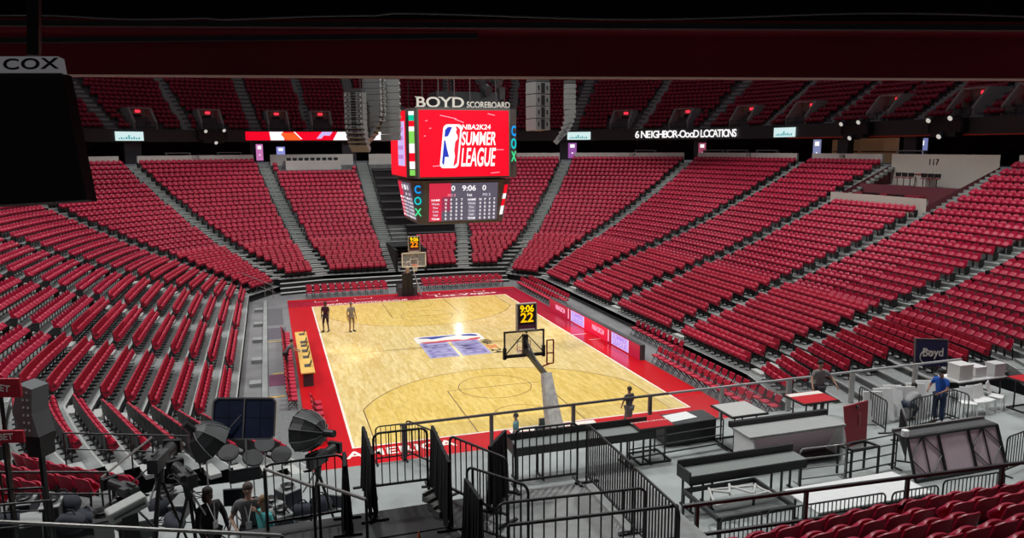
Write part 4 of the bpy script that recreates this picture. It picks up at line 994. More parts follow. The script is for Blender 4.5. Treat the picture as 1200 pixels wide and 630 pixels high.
# ------------------------------------------------------------------ people
def skinned(name,verts,edges,radii,mt,parent,iters=1):
    me=bpy.data.meshes.new(name); me.from_pydata(verts,edges,[]); o=bpy.data.objects.new(name,me); C.objects.link(o)
    md=o.modifiers.new('skin','SKIN'); md.use_smooth_shade=True; sv=me.skin_vertices[0].data
    for i,r_ in enumerate(radii): sv[i].radius=(r_,r_) if not isinstance(r_,tuple) else r_
    sv[0].use_root=True
    o.modifiers.new('sub','SUBSURF').levels=iters
    dg=bpy.context.evaluated_depsgraph_get(); dg.update(); m2=bpy.data.meshes.new_from_object(o.evaluated_get(dg)); bpy.data.objects.remove(o)
    m2.name=name; m2.materials.clear(); m2.materials.append(mt); o2=bpy.data.objects.new(name,m2); C.objects.link(o2)
    if parent is not None: o2.parent=parent
    return o2
SKINC={'light':(.55,.33,.24),'tan':(.38,.20,.13),'dark':(.10,.05,.035)}
def person(loc,rz,label,skin='tan',shirt=(.1,.1,.1),pants=(.03,.03,.04),hair=(.02,.015,.01),longhair=False,H=1.75,sleeve='short',shorts=False,
           lean=0,crouch=0,arms=None,stride=0,cap=None,extra=None,look=0,hands=True):
    s=H/1.75; o=empty('person',loc,rz); tag(o,label,'person')
    J={}
    # pose: lean bends the trunk forward (+y), crouch 0..1 lowers the pelvis
    pz=.95-.48*crouch; py=-.22*crouch
    J['pel']=Vector((0,py,pz)); up=Vector((0,math.sin(lean),math.cos(lean)))
    J['sp']=J['pel']+up*.20; J['ch']=J['pel']+up*.42; J['nk']=J['pel']+up*.56; fw=Vector((0,math.cos(lean*.5+look),-math.sin(lean*.5+look)))
    hu=Vector((0,math.sin(lean*.5+look),math.cos(lean*.5+look)))
    J['h0']=J['nk']+hu*.09; J['h1']=J['h0']+hu*.075+fw*.01; J['h2']=J['h1']+hu*.08
    for sd,sx in (('l',-1),('r',1)):
        J['hp'+sd]=J['pel']+Vector((sx*.10,0,-.03)); st_=stride*sx*.16
        J['an'+sd]=Vector((sx*.12,st_-(.1 if crouch and sx<0 else 0),.09)); kn=(J['hp'+sd]+J['an'+sd])/2
        J['kn'+sd]=Vector((sx*(.12+.06*crouch),kn.y+.04+.34*crouch,max(.30,kn.z+.06*crouch))); J['to'+sd]=J['an'+sd]+Vector((sx*.03,.19,-.055))
        J['sh'+sd]=J['ch']+up*.06+Vector((sx*.185,0,0))
        e,w_=(arms or {}).get(sd,((sx*.07,-.03,-.29),(sx*.02,.08,-.25)))
        J['el'+sd]=J['sh'+sd]+Vector(e); J['wr'+sd]=J['el'+sd]+Vector(w_)
    V=[];E=[];Rr=[];ix={}
    def av(k,p,r_,par=None):
        ix[k]=len(V); V.append(tuple(Vector(p)*s)); Rr.append(r_*s if not isinstance(r_,tuple) else tuple(q*s for q in r_))
        if par is not None: E.append((ix[par],ix[k]))
    av('pel',J['pel'],(.135,.09)); av('sp',J['sp'],(.10,.075),'pel'); av('ch',J['ch'],(.115,.075),'sp'); av('nk',J['nk'],.052,'ch'); av('h0',J['h0'],(.062,.068),'nk'); av('h1',J['h1'],(.075,.092),'h0'); av('h2',J['h2'],(.055,.07),'h1')
    av('nose',J['h1']+fw*.108-hu*.01,.013,'h1')
    for sd,sx in (('l',-1),('r',1)):
        av('ear'+sd,J['h1']+Vector((sx*.083,0,0))-hu*.005,.018,'h1')
        av('sh'+sd,J['sh'+sd],.058,'ch'); av('el'+sd,J['el'+sd],.040,'sh'+sd); av('wr'+sd,J['wr'+sd],.026,'el'+sd)
        d=(J['wr'+sd]-J['el'+sd]).normalized(); side=Vector((-sx,0,0)); side=(side-d*side.dot(d)).normalized(); nrm_=d.cross(side).normalized()
        av('pm'+sd,J['wr'+sd]+d*.06,(.036,.018),'wr'+sd)
        if hands:
            for q,(off,ln) in enumerate(((-.030,.070),(-.010,.082),(.011,.076),(.030,.060))):
                b=J['wr'+sd]+d*.095+nrm_*off; av('f%d'%q+sd,b,.0095,'pm'+sd); av('g%d'%q+sd,b+d*ln*.55+side*.012,.0085,'f%d'%q+sd); av('e%d'%q+sd,b+d*ln*.85+side*.035,.007,'g%d'%q+sd)
            b=J['wr'+sd]+d*.045-nrm_*.035; av('th'+sd,b,.011,'pm'+sd); av('tj'+sd,b+d*.04-nrm_*.018+side*.01,.0095,'th'+sd)
        av('hp'+sd,J['hp'+sd],.088,'pel'); av('kn'+sd,J['kn'+sd],.056,'hp'+sd); av('cf'+sd,J['kn'+sd].lerp(J['an'+sd],.35),.054,'kn'+sd); av('an'+sd,J['an'+sd],.036,'cf'+sd); av('to'+sd,J['to'+sd],.030,'an'+sd)
    msk=mat('skin_'+skin,SKINC[skin],.55); skinned('body',V,E,Rr,msk,o)
    def cl(name,keys,edges,col,iters=1):
        K=[k for k,_ in keys]; mt=mat('cloth_%.3f_%.3f_%.3f'%col,col,.85,bump=.2,bscale=14)
        return skinned(name,[tuple(Vector(J[k] if not isinstance(k,tuple) else k)*s) for k in K],[(K.index(a),K.index(b)) for a,b in edges],[(r_*s if not isinstance(r_,tuple) else tuple(q*s for q in r_)) for _,r_ in keys],mt,o)
    for sd in 'lr':
        J['se'+sd]=J['sh'+sd].lerp(J['el'+sd],.75) ; J['le'+sd]=J['el'+sd].lerp(J['wr'+sd],.9); J['lg'+sd]=J['kn'+sd].lerp(J['an'+sd],.9); J['lk'+sd]=J['kn'+sd]+(J['kn'+sd]-J['hp'+sd])*.04
    J['hem']=J['pel']-up*.06; J['col']=J['nk']-up*.03
    ks=[('hem',(.165,.118)),('sp',(.145,.108)),('ch',(.168,.118)),('col',(.085,.08))]; es=[('hem','sp'),('sp','ch'),('ch','col')]
    for sd in 'lr':
        ks+=[('sh'+sd,.074)]; es+=[('ch','sh'+sd)]
        if sleeve=='long': ks+=[('el'+sd,.056),('le'+sd,.042)]; es+=[('sh'+sd,'el'+sd),('el'+sd,'le'+sd)]
        elif sleeve=='short': ks+=[('se'+sd,.062)]; es+=[('sh'+sd,'se'+sd)]
    cl('shirt',ks,es,shirt)
    ks=[('pel',(.158,.112))];es=[]
    for sd in 'lr':
        ks+=[('hp'+sd,.102),('lk'+sd,.075)]; es+=[('pel','hp'+sd),('hp'+sd,'lk'+sd)]
        if not shorts: ks+=[('lg'+sd,.058)]; es+=[('lk'+sd,'lg'+sd)]
    cl('trousers' if not shorts else 'shorts',ks,es,pants)
    for sd in 'lr':
        m=MB(); a=J['an'+sd]*s; b=J['to'+sd]*s; m.tube([a+Vector((0,-.06,-.03))*s,a+Vector((0,0,-.035))*s,a.lerp(b,.6)+Vector((0,0,-.012))*s,b+Vector((0,.05,-.005))*s],[.042*s,.05*s,.047*s,.028*s],10); m.build('shoe',mat('shoe_dark',(.03,.03,.03),.6),o,True)
    # hair, eyes
    h1=J['h1']*s; m=MB(); q=Matrix.Rotation(-(lean*.5+look),4,'X')
    m.M=Matrix.Translation(h1)@q
    m.ball((0,-.018*s,.035*s),.098*s,(.93,1.05,.98),14)
    if longhair: m.ball((0,-.055*s,-.06*s),.09*s,(1.0,.75,1.3),12); m.ball((-.07*s,-.03*s,-.08*s),.045*s,(.8,1,1.8),8); m.ball((.07*s,-.03*s,-.08*s),.045*s,(.8,1,1.8),8)
    m.v=[v for v in m.v]; m.build('hair',mat('hair_%.2f'%hair[0],hair,.7),o,True)
    if cap:
        m=MB(); m.M=Matrix.Translation(h1)@q; m.ball((0,-.012*s,.05*s),.106*s,(.95,1.05,.85),14); m.box((0,.12*s,.055*s),(.14*s,.10*s,.012)); m.build('cap',mat('cap_cloth',cap,.8),o,True)
    m=MB(); m.M=Matrix.Translation(h1)@q
    for sx in (-1,1): m.ball((sx*.032*s,.086*s,.012*s),.011*s,(1,.6,.7),8)
    m.box((0,.086*s,-.050*s),(.045*s,.012*s,.008*s)); m.build('face_features',mat('eye_dark',(.04,.015,.015),.5),o)
    return o
RISER=4.2
def at(px_,py_,z):      # point of the plane z met by the line of sight of a pixel
    d=_f+_r*((px_-600)/FPX)-_u*((py_-315)/FPX); return CAM+d*((z-CAM.z)/d.z)
WALK={'l':((-.08,.10,-.26),(.0,.14,-.2)),'r':((.08,-.06,-.28),(.0,.06,-.25))}
person((-7.2,6.0,.05),R(150),'dark clothed player in shorts standing near the far left court corner',skin='dark',shirt=(.05,.01,.02),pants=(.03,.02,.03),shorts=True,H=1.95,stride=.6,arms=WALK,hands=True)
person((-5.6,5.5,.05),R(-160),'player in pale grey top and tan shorts, right of the dark clothed player',skin='tan',shirt=(.32,.29,.27),pants=(.30,.22,.15),shorts=True,H=1.9,hair=(.15,.12,.1))
person((3.7,-16.0,.045),R(20),'person in dark shirt and light trousers standing near the baseline',skin='tan',shirt=(.03,.03,.035),pants=(.10,.09,.09),H=1.85,arms={'l':((-.12,.05,-.25),(.06,.12,-.2)),'r':((.12,.05,-.25),(-.06,.12,-.2))})
person((-1.75,-17.3,.02),R(60),'person in teal and blue shirt behind the platform rail, left of the mast',skin='light',shirt=(.08,.24,.26),pants=(.04,.04,.06),H=1.78)
person((-9.9,-2.2,.02),R(-90),'person in grey leaning over the yellow sideline table',skin='light',shirt=(.16,.17,.19),pants=(.03,.03,.03),H=1.75,lean=.55,arms={'l':((-.03,.2,-.2),(.05,.2,-.1)),'r':((.03,.2,-.2),(-.05,.2,-.1))})
person((6.75,-23.75,3.0),R(170),'man in grey T-shirt standing at the red and white bar table',skin='tan',shirt=(.20,.19,.19),pants=(.05,.05,.06),H=1.85,arms={'l':((-.16,.12,-.2),(-.02,.22,-.16)),'r':((.16,.12,-.2),(.08,.22,-.16))})
person((9.3,-25.0,3.0),R(-60),'crouching person in light grey top with dark hair beside the blue shirted man',skin='tan',shirt=(.34,.34,.34),pants=(.04,.05,.08),H=1.78,lean=1.05,crouch=.75,sleeve='long',arms={'l':((-.02,.22,-.2),(.0,.2,-.12)),'r':((.02,.22,-.2),(.0,.2,-.12))})
person((9.9,-25.6,3.0),R(100),'man in bright blue shirt and dark cap standing by the stacked white tables',skin='tan',shirt=(.01,.09,.45),pants=(.02,.04,.10),H=1.8,cap=(.02,.02,.02),arms={'l':((-.1,.12,-.24),(.08,.2,-.08)),'r':((.1,.12,-.24),(-.08,.2,-.08))},look=.3)
w1=at(243,573,5.92); w1=(w1.x,w1.y,RISER)
woman=person(w1,R(-140),'woman with long dark hair in black jacket wearing a white lanyard',skin='dark',shirt=(.012,.012,.014),pants=(.012,.012,.015),longhair=True,H=1.72,sleeve='long',arms={'l':((-.10,.05,-.27),(.06,.16,-.2)),'r':((.10,.05,-.27),(-.06,.16,-.2))})
w2=at(290,568,5.98); w2=(w2.x,w2.y,RISER)
man=person(w2,R(175),'man with glasses in grey T-shirt holding a hand to his mouth',skin='light',shirt=(.15,.15,.15),pants=(.03,.03,.04),hair=(.09,.06,.05),H=1.78,arms={'l':((-.08,.12,-.25),(.10,.20,.22)),'r':((.12,.02,-.27),(-.10,.2,-.08))})
w3=at(309,595,5.62); w3=(w3.x,w3.y,RISER)
person(w3,R(120),'person in turquoise shirt half hidden behind the left stage railing',skin='tan',shirt=(.10,.50,.50),pants=(.03,.03,.04),hair=(.25,.15,.07),H=1.62)
M_STRAP=mat('lanyard_white',(.75,.75,.75),.6)
def lanyard(par,s):
    m=MB(); m.bar((-.07*s,.06*s,1.50*s),(0,.155*s,1.17*s),.022,.008); m.bar((.07*s,.06*s,1.50*s),(0,.155*s,1.17*s),.022,.008); m.box((0,.165*s,1.10*s),(.10*s,.008,.14*s)); m.build('lanyard',M_STRAP,par)
lanyard(woman,1.0); lanyard(man,1.0)
m=MB()
for sx in (-1,1): m.tube([(sx*.034+.026*math.cos(2*PI*i/10),.108,1.695+.02*math.sin(2*PI*i/10)) for i in range(11)],.004,5)
m.bar((-.01,.108,1.70),(.01,.108,1.70),.005); m.build('glasses',M_BLACK,man)

# ------------------------------------------------------------------ platform rail
pr=empty('platform_rail',(3.2,-23.05,3.0)); tag(pr,'long steel topped rail with posts and clear glass along the platform front','rail'); iv=Matrix.Translation((-3.2,23.05,-3.0))
m=MB(); m.M=iv; m.bar((-7.1,-23.05,4.08),(1.5,-23.05,4.10),.07,.06); m.build('top_rail',mat('rail_steel_dark',(.15,.13,.14),.4,metal=.5),pr)
m=MB(); m.M=iv; m.bar((1.5,-23.05,4.10),(13.6,-23.05,4.12),.07,.06); q_=m.build('top_rail',mat('rail_steel_pale',(.42,.43,.43),.4),pr); q_['label']='pale grey top rail'
for i in range(8):
    x=-7.0+2.62*i+(.15 if i==7 else 0); x=min(x,13.5); m=MB(); m.M=iv; m.box((x,-23.05,3.54),(.10 if i<5 else .16,.10,1.06)); m.build('post',mat('rail_steel_dark',(.15,.13,.14)) if i<4 else mat('rail_steel_pale',(.42,.43,.43)),pr)
m=MB(); m.M=iv
for i in range(7): m.box((-5.69+2.62*i,-23.05,3.5),(2.46,.012,.92))
m.build('glass_panels',mat('clear_glass',(.85,.88,.9),.05,alpha=.07),pr)

m=MB(); m.box((-13.2,-30.35,3.6),(6.6,3.2,1.2)); m.box((-13.85,-32.4,3.6),(5.3,1.0,1.2)); struct(m.build('broadcast_riser',mat('riser_grey',(.22,.235,.23),.75,noise=.15)))
# crowd barriers
def barrier(p,q,z,h,name,label,grp='black crowd barriers on the platforms',mt=None,sp=.125,drape=False,z2=None,rails=2,bars=True,par=None):
    p=Vector((p[0],p[1],z)); q=Vector((q[0],q[1],z if z2 is None else z2)); mt=mt or M_BLACK
    o=empty(name,(p+q)/2); tag(o,label,'barrier',grp); ivb=Matrix.Translation(-o.location); d=(q-p); L=d.length; r_=.12
    U=Vector((0,0,1)); dn=d.normalized()
    m=MB(); m.M=ivb
    P=[p+U*.05]
    for i in range(7):
        a=PI*i/12; P.append(p+dn*(r_-r_*math.cos(a))+U*(h-r_+r_*math.sin(a)))
    for i in range(7):
        a=PI*i/12; P.append(q-dn*(r_-r_*math.sin(a))+U*(h-r_+r_*math.cos(a)))
    P.append(q+U*.05); m.tube(P,.021,8); m.bar(p+U*.16,q+U*.16,.035); m.build('frame_tube',mt,o)
    if bars:
        n=max(2,int(L/sp)); m=MB(); m.M=ivb
        for i in range(1,n): a=p+d*(i/n); m.bar(a+U*.16,a+U*(h-.01),.018)
        b=m.build('upright_bars',mt,o)
    else:
        for k in range(1,rails+1):
            m=MB(); m.M=ivb; m.bar(p+U*(.16+(h-.16)*k/(rails+1)),q+U*(.16+(h-.16)*k/(rails+1)),.03); m.build('cross_rail',mt,o)
    for e in (p,q):
        c=dn.cross(U); m=MB(); m.M=ivb; m.bar(e-c*.22+U*.02,e+c*.22+U*.02,.05,.03); m.build('foot',mt,o)
    if drape:
        m=MB(); m.M=ivb; n=26; c=dn.cross(U); A=[];B=[]
        for i in range(n+1):
            w_=.018*math.sin(i*1.9)+.012*math.sin(i*.8); A.append(p+d*(i/n)+U*(h+.03)+c*(.03+w_*.3)); B.append(p+d*(i/n)+U*.04+c*(.06+w_*1.6))
        strip_mesh(m,A,B); strip_mesh(m,[a-c*.05 for a in A],[b-c*.10 for b in B]); strip_mesh(m,A,[a-c*.05 for a in A]); m.build('black_drape',M_BLACKC,o)
    return o
# the raised camera deck
m=MB(); m.box((-9.15,-34.2,5.88),(3.7,4.6,.24)); struct(m.build('camera_deck',mat('deck_black',(.022,.023,.025),.55,noise=.3,nscale=2.5)))
m=MB(); m.box((-5.75,-34.2,5.88),(3.1,4.6,.24)); struct(m.build('camera_deck_extension',mat('deck_grey',(.34,.35,.34),.75,noise=.12)))
m=MB()
for i in range(4): m.box((-9.3,-32.8+.0*i,6.006),(2.9,.02,.006))
m.bar((-7.9,-32.0,6.006),(-7.6,-34.5,6.006),.03,.006); struct(m.build('deck_seams',mat('seam_grey',(.14,.14,.14),.6)))
m=MB()
for x in (-10.9,-9.2,-7.4,-5.9,-4.3):
    for y in (-31.98,-34,-36.3): m.bar((x,y,3.0),(x,y,5.77),.07)
for x0,x1 in ((-10.9,-9.2),(-9.2,-7.4),(-7.4,-5.9),(-5.9,-4.3)): m.bar((x0,-31.98,3.1),(x1,-31.98,5.7),.03)
struct(m.build('deck_scaffold',M_BLACK))
Z7=7.1
def bt(p1,p2,**k):
    a=at(*p1,Z7); b=at(*p2,Z7); return (a.x,a.y),(b.x,b.y)
def bar_px(p1,p2,label,**k):
    a,b=bt(p1,p2); return barrier(a,b,6.0,1.1,'crowd_barrier',label,**k)
bar_px((437,508),(500,501),'black barrier at the far edge of the black deck',)
bar_px((309,545),(402,532),'black barrier at left edge of the black deck beside the turquoise person')
bar_px((527,510),(594,537),'black barrier angled along the deck, left of the grey deck area')
bar_px((547,546),(619,569),'nearer black barrier angled in front of the grey deck area',)
bar_px((604,503),(677,495),'black barrier across the far edge of the grey deck')
bar_px((688,496),(742,545),'black barrier running towards us on right edge of grey deck',sp=.09)
bar_px((742,546),(796,596),'nearest black barrier on right edge of grey deck',sp=.09)
bar_px((404,531),(404.5,548),'black draped barrier left of the deck entrance',drape=True)
bar_px((426,501),(437,534),'black draped barrier on left side of the deck entrance',drape=True)
bar_px((507,500),(527,543),'black draped barrier right of the deck entrance',drape=True)
bar_px((573,525),(592,505),'black draped barrier behind the two angled barriers',drape=True)
bar_px((546,562),(564,587),'black draped panel with pale top edge at centre of the deck',drape=True)
bar_px((582,590),(757,571),'long low black barrier nearest the bottom centre',sp=.16)
def handrail(p1,p2,label,z=7.05,drop=1.0,mt=None,mid=1):
    a=at(*p1,z); b=at(*p2,z); o=empty('handrail',(a+b)/2); tag(o,label,'rail'); ivb=Matrix.Translation(-o.location)
    m=MB(); m.M=ivb; m.tube([a,b],.025,8); m.build('top_tube',mt or M_BLACK,o)
    if mid:
        m=MB(); m.M=ivb; m.tube([a-Vector((0,0,drop*.45)),b-Vector((0,0,drop*.45))],.018,8); m.build('mid_tube',M_BLACK,o)
    n=max(2,int((b-a).length/1.6)+1)
    for i in range(n):
        q=a.lerp(b,i/(n-1)); m=MB(); m.M=ivb; m.tube([q,q-Vector((0,0,drop))],.022,8); m.build('post',M_BLACK,o)
    return o
M_RAILG=mat('rail_worn_grey',(.22,.22,.21),.4,metal=.4)
handrail((310,549),(367,570),'worn grey topped handrail sloping at left edge of the deck',mt=M_RAILG,mid=0)
handrail((373,566),(429,585),'short grey topped handrail nearest the black deck entrance',mt=M_RAILG,mid=0)
handrail((596,615),(794,592),'thick black rail at bottom centre in front of the grey deck',z=7.05,drop=1.05,mid=1)
handrail((-40,609),(330,627),'long black rail with a bright edge across the bottom left corner',z=7.3,drop=1.3,mt=M_RAILG,mid=0)
# long rail in front of the bottom right seats
rr=empty('block_rail',(0,-33.4,4.9)); tag(rr,'long black rail with posts just beyond the bottom right seats','rail'); ivb=Matrix.Translation((0,33.4,-4.9))
m=MB(); m.M=ivb; A_=at(800,593,6.0); B_=at(1290,530,6.0); m.bar(A_,B_,.055); m.build('top_rail',M_BLACK,rr)
m=MB(); m.M=ivb; m.bar(A_-Vector((0,0,.55)),B_-Vector((0,0,.55)),.05); m.build('lower_rail',M_BLACK,rr)
for i in range(5):
    q=A_.lerp(B_,.03+i*.235); m=MB(); m.M=ivb; m.box(q-Vector((0,0,.75)),(.06,.06,1.5)); m.build('post',M_BLACK,rr)
m=MB(); m.box((-.5,-33.25,3.9),(16,.12,1.9)); struct(m.build('block_front_wall',M_DARK))
for i,(a,b) in enumerate((((845,607),(893,599)),((900,598),(1038,577)),((1046,577),(1100,568)),((1106,563),(1178,552)))):
    p=at(*a,4.05); q=at(*b,4.05); barrier((p.x,p.y),(q.x,q.y),3.0,1.05,'crowd_barrier','low black barrier beyond the long rail, %s from the left'%WN[i+1],sp=.11)
p=at(1181,512,4.1); q=at(1215,500,4.1); barrier((p.x,p.y),(q.x,q.y),3.0,1.1,'crowd_barrier','black barrier at right edge beside the pink panelled desk')
# rail barriers among the desks
M_RAILL=mat('rail_light',(.30,.31,.30),.4,metal=.4)
p=at(938,526,4.0); q=at(992,520,4.0); barrier((p.x,p.y),(q.x,q.y),3.0,1.0,'rail_barrier','horizontal railed barrier in front of the grey counter',mt=M_RAILL,bars=False)
p=at(994,519,4.0); q=at(1052,508,4.0); barrier((p.x,p.y),(q.x,q.y),3.0,1.0,'rail_barrier','horizontal railed barrier left of the pink panelled desk',mt=M_DARK,bars=False)
p=at(738,506,3.95); q=at(848,489,3.95); barrier((p.x,p.y),(q.x,q.y),3.0,.95,'rail_barrier','horizontal railed barrier under the red topped bar table',mt=M_DARK,bars=False)
for i,(a,b) in enumerate((((1068,468),(1122,456)),((1104,452),(1136,462)),((1056,478),(1064,500)),((1008,452),(1040,470)))):
    p=at(*a,4.05); q=at(*b,4.05); barrier((p.x,p.y),(q.x,q.y),3.0,1.05,'crowd_barrier','black barrier around the stacked white tables, %s'%['front right','back right','beside the blue shirted man','behind the crouching person'][i])
for i,(a,b) in enumerate((((440,500),(475,496)),((476,492),(508,505)))):
    p=at(*a,4.1); q=at(*b,4.1); barrier((p.x,p.y),(q.x,q.y),3.0,1.1,'crowd_barrier','black barrier at the platform edge behind the deck entrance, %s'%['left','right'][i])

# ------------------------------------------------------------------ tables and desks
def bar_table(cx,cy,w_,d_,top,label,rz=0,txt=None,edge=None,h=1.07):
    o=empty('bar_table',(cx,cy,3.0),rz); tag(o,label,'table')
    m=MB(); m.box((0,0,h),(w_,d_,.05)); m.build('table_top',mat('table_top_black',(.02,.02,.02),.5),o)
    m=MB(); m.box((0,0,h+.031),(w_*.92,d_*.92,.012)); t=m.build('top_cover',top,o)
    if edge: m=MB(); m.box((0,d_*.30,h+.04),(w_*.92,d_*.25,.008)); m.build('cover_band',edge,t)
    if txt: text_obj('cover_lettering',txt,.13,M_LW,frame((0,0,h+.040),(1,0,0),(0,1,0)),t,.002,sx=1.2)
    for sx in (-1,1):
        for sy in (-1,1):
            m=MB(); m.bar((sx*w_*.3,sy*d_*.3,.0),(sx*w_*.3,sy*d_*.3,h-.02),.035); m.build('leg',M_BLACK,o)
    m=MB()
    P=[(-w_*.42,-d_*.42,.03),(w_*.42,-d_*.42,.03),(w_*.42,d_*.42,.03),(-w_*.42,d_*.42,.03)]
    for i in range(4): m.bar(P[i],P[(i+1)%4],.045)
    m.build('foot_frame',M_BLACK,o); return o
M_TR=mat('table_red',(.55,.01,.02),.4); M_TWG=mat('table_pale',(.50,.50,.48),.45)
bar_table(-.25,-25.1,1.15,1.0,M_TR,'red topped black bar table right of the grey deck',txt='SUMMER LEAGUE')
bar_table(2.8,-25.0,1.25,1.15,M_TWG,'white topped bar table with red edge behind the grey counter',edge=None,txt=None)
bar_table(5.55,-24.8,1.35,1.0,M_TR,'red topped bar table with white band beside the man in grey',edge=M_LW,txt=None)
bar_table(13.9,-25.6,1.3,1.0,M_TR,'red topped bar table at the right edge of the platform')
M_COUNT=mat('counter_grey',(.36,.37,.36),.5,noise=.05); M_PINK=mat('pink_panel',(.42,.30,.34),.4,alpha=.85)
# grey counter with pink inner panel
ct=empty('media_counter',(3.4,-26.5,3.0)); tag(ct,'grey topped counter with pale pink panel and white rounded ends','counter')
m=MB(); m.box((0,-.05,1.02),(3.2,.85,.07)); m.build('counter_top',M_COUNT,ct)
m=MB(); m.box((0,.42,1.12),(3.3,.12,.16)); m.build('raised_ledge',M_BLACK,ct)
m=MB(); m.prism([(-1.45,.10,.12),(1.45,.10,.12),(1.45,-.30,.96),(-1.45,-.30,.96)],(0,.02,0)); m.build('pink_panel',mat('pink_panel_solid',(.66,.52,.57),.4,noise=.05),ct)
for sx in (-1.5,1.5):
    m=MB(); P=[(sx,-.45,0)]+[(sx,-.45-.12*math.sin(PI*i/8),.98*i/8) for i in range(9)]+[(sx,.40,.98),(sx,.40,0)]; m.prism(P[1:],(.05,0,0)); m.build('end_panel',M_WHITE,ct)
m=MB(); m.box((0,.0,.10),(2.9,.75,.05)); m.box((0,.28,.45),(2.9,.05,.04)); m.build('base_shelf',mat('shelf_brown',(.06,.04,.04),.6),ct)
def open_desk(cx,cy,L,label,rz=0,h=.95):
    o=empty('black_desk',(cx,cy,3.0),rz); tag(o,label,'desk','black open desks on the platform')
    m=MB(); m.box((0,0,h),(L,.55,.05)); m.build('desk_top',mat('desk_top_grey',(.22,.24,.23),.5),o)
    m=MB(); m.box((0,.30,h+.10),(L,.06,.22)); m.box((0,-.27,h-.10),(L,.05,.22)); m.box((-L/2,0,h-.02),(.05,.6,.3)); m.build('desk_apron',M_BLACK,o)
    for sx in (-L*.47,-L*.3,L*.3,L*.47):
        m=MB(); m.bar((sx,-.2,0),(sx,-.2,h),.045); m.bar((sx,.2,0),(sx,.2,h),.045); m.bar((sx,-.3,.03),(sx,.3,.03),.045); m.build('leg',M_BLACK,o)
    return o
open_desk(.75,-28.2,3.4,'black open desk with grey top in front of the grey counter'); open_desk(-2.4,-25.3,4.2,'long black desk behind the barriers of the grey deck',h=1.0)
# frame with zigzag tubes
fr_=empty('folded_truss',(-.15,-29.3,3.22)); tag(fr_,'low black frame holding bent white tubes beside the open desk','frame')
m=MB(); P=[(-1.0,-.75),(1.0,-.75),(1.0,.75),(-1.0,.75)]
for i in range(4): m.bar((*P[i],.45),(*P[(i+1)%4],.45),.07,.10)
m.build('black_frame',M_BLACK,fr_)
for i in range(4):
    m=MB(); m.bar((*P[i],-.22),(*P[i],.42),.05); m.build('leg',M_BLACK,fr_)
m=MB(); Z=[(-.8,-.3),(-.5,.45),(-.15,.1),(.1,.5),(.35,-.1),(.7,.3),(.8,-.4)]
for a,b in zip(Z,Z[1:]): m.tube([(*a,.53),(*b,.58)],.03,8)
m.tube([(-.8,-.3,.53),(.8,-.1,.56)],.03,8); m.tube([(-.5,.45,.54),(.7,.3,.54)],.03,8); m.build('white_tubes',mat('tube_white',(.62,.62,.60),.4),fr_)
def trestle(cx,cy,L,Wd,label,h=.76,z=3.0,rz=0,mt=None):
    o=empty('white_table',(cx,cy,z),rz); tag(o,label,'table')
    m=MB(); m.box((0,0,h),(L,Wd,.05)); m.build('table_top',mt or M_WHITE,o,bevel=.01)
    m=MB(); m.box((0,-Wd/2+.02,h-.06),(L,.03,.07)); m.build('table_edge',M_BLACK,o)
    for sx in (-L*.42,L*.42):
        m=MB(); m.bar((sx,-Wd*.4,0),(sx,-Wd*.4,h),.04); m.bar((sx,Wd*.4,0),(sx,Wd*.4,h),.04); m.bar((sx,-Wd*.4,.1),(sx,Wd*.4,.1),.04); m.build('leg',M_BLACK,o)
    return o
trestle(2.65,-30.05,3.25,1.25,'large white table in front of the long black rail at lower right')
trestle(13.2,-23.9,2.2,.9,'white table with boxes near the right end of the platform rail')
# pink panelled desk with black crossed frame
pk=empty('panelled_desk',(7.3,-28.5,3.0)); tag(pk,'desk with translucent pink panel and black crossed frame, leaning towards the deck','desk')
X0,X1=-1.6,1.6; f=lambda x,t:(x+.12*t,-.30+.5*t,.05+1.0*t)
m=MB(); m.prism([f(X0,0),f(X1,0),f(X1,1),f(X0,1)],(0,.02,0)); m.build('pink_panel',mat('pink_panel_solid',(.45,.33,.37)),pk)
m=MB()
for x in (X0,X0/3,X1/3,X1): m.bar(Vector(f(x,0))-Vector((0,.03,0)),Vector(f(x,1))-Vector((0,.03,0)),.06)
for t in (0,1): m.bar(Vector(f(X0,t))-Vector((0,.03,0)),Vector(f(X1,t))-Vector((0,.03,0)),.07)
for xa,xb in ((X0,X0/3),(X1/3,X1)):
    xm_=(xa+xb)/2; D_=Vector((0,.03,0))
    for a,b in (((xm_,1),(xa,.5)),((xa,.5),(xm_,0)),((xm_,0),(xb,.5)),((xb,.5),(xm_,1)),((xm_,0),(xm_,1))): m.bar(Vector(f(*a))-D_,Vector(f(*b))-D_,.028)
m.build('crossed_frame',M_BLACK,pk)
m=MB(); m.box((.1,.42,1.05),(3.3,.36,.05)); m.build('desk_top',M_DARK,pk); m=MB(); m.box((.1,.62,1.10),(3.3,.06,.10)); m.build('rear_ledge',M_RAILG,pk)
for sx in (-1.5,1.6):
    m=MB(); m.bar((sx,.58,0),(sx,.58,1.02),.05); m.build('leg',M_BLACK,pk)
m=MB(); m.lathe([(.10,0),(.10,.16),(.09,.17)],(X0+.12,.25,1.08),12); o=m.build('c',M_WHITE); o.name='paper_cup'; o.location=(7.3,-28.5,3.0); tag(o,'white cup standing on left corner of the pink panelled desk','cup')
# red sign board
sg=empty('red_sign_board',(6.15,-26.2,3.0),R(12)); tag(sg,'tall dark red board leaning beside the grey counter','sign')
m=MB(); m.prism([(-.45,0,.0),(.45,0,.0),(.55,.10,1.25),(-.55,.10,1.25)],(0,.05,0)); m.build('board',mat('board_red',(.30,.01,.025),.5,noise=.1),sg)
text_obj('board_lettering','LEAGUE',.13,mat('faded_pink',(.5,.2,.2),.6),frame((.12,.04,.75),(0,0,1),(-1,0,0)),sg,.003)
m=MB(); m.bar((0,.05,1.2),(0,.6,.02),.05); m.build('prop_leg',M_BLACK,sg)
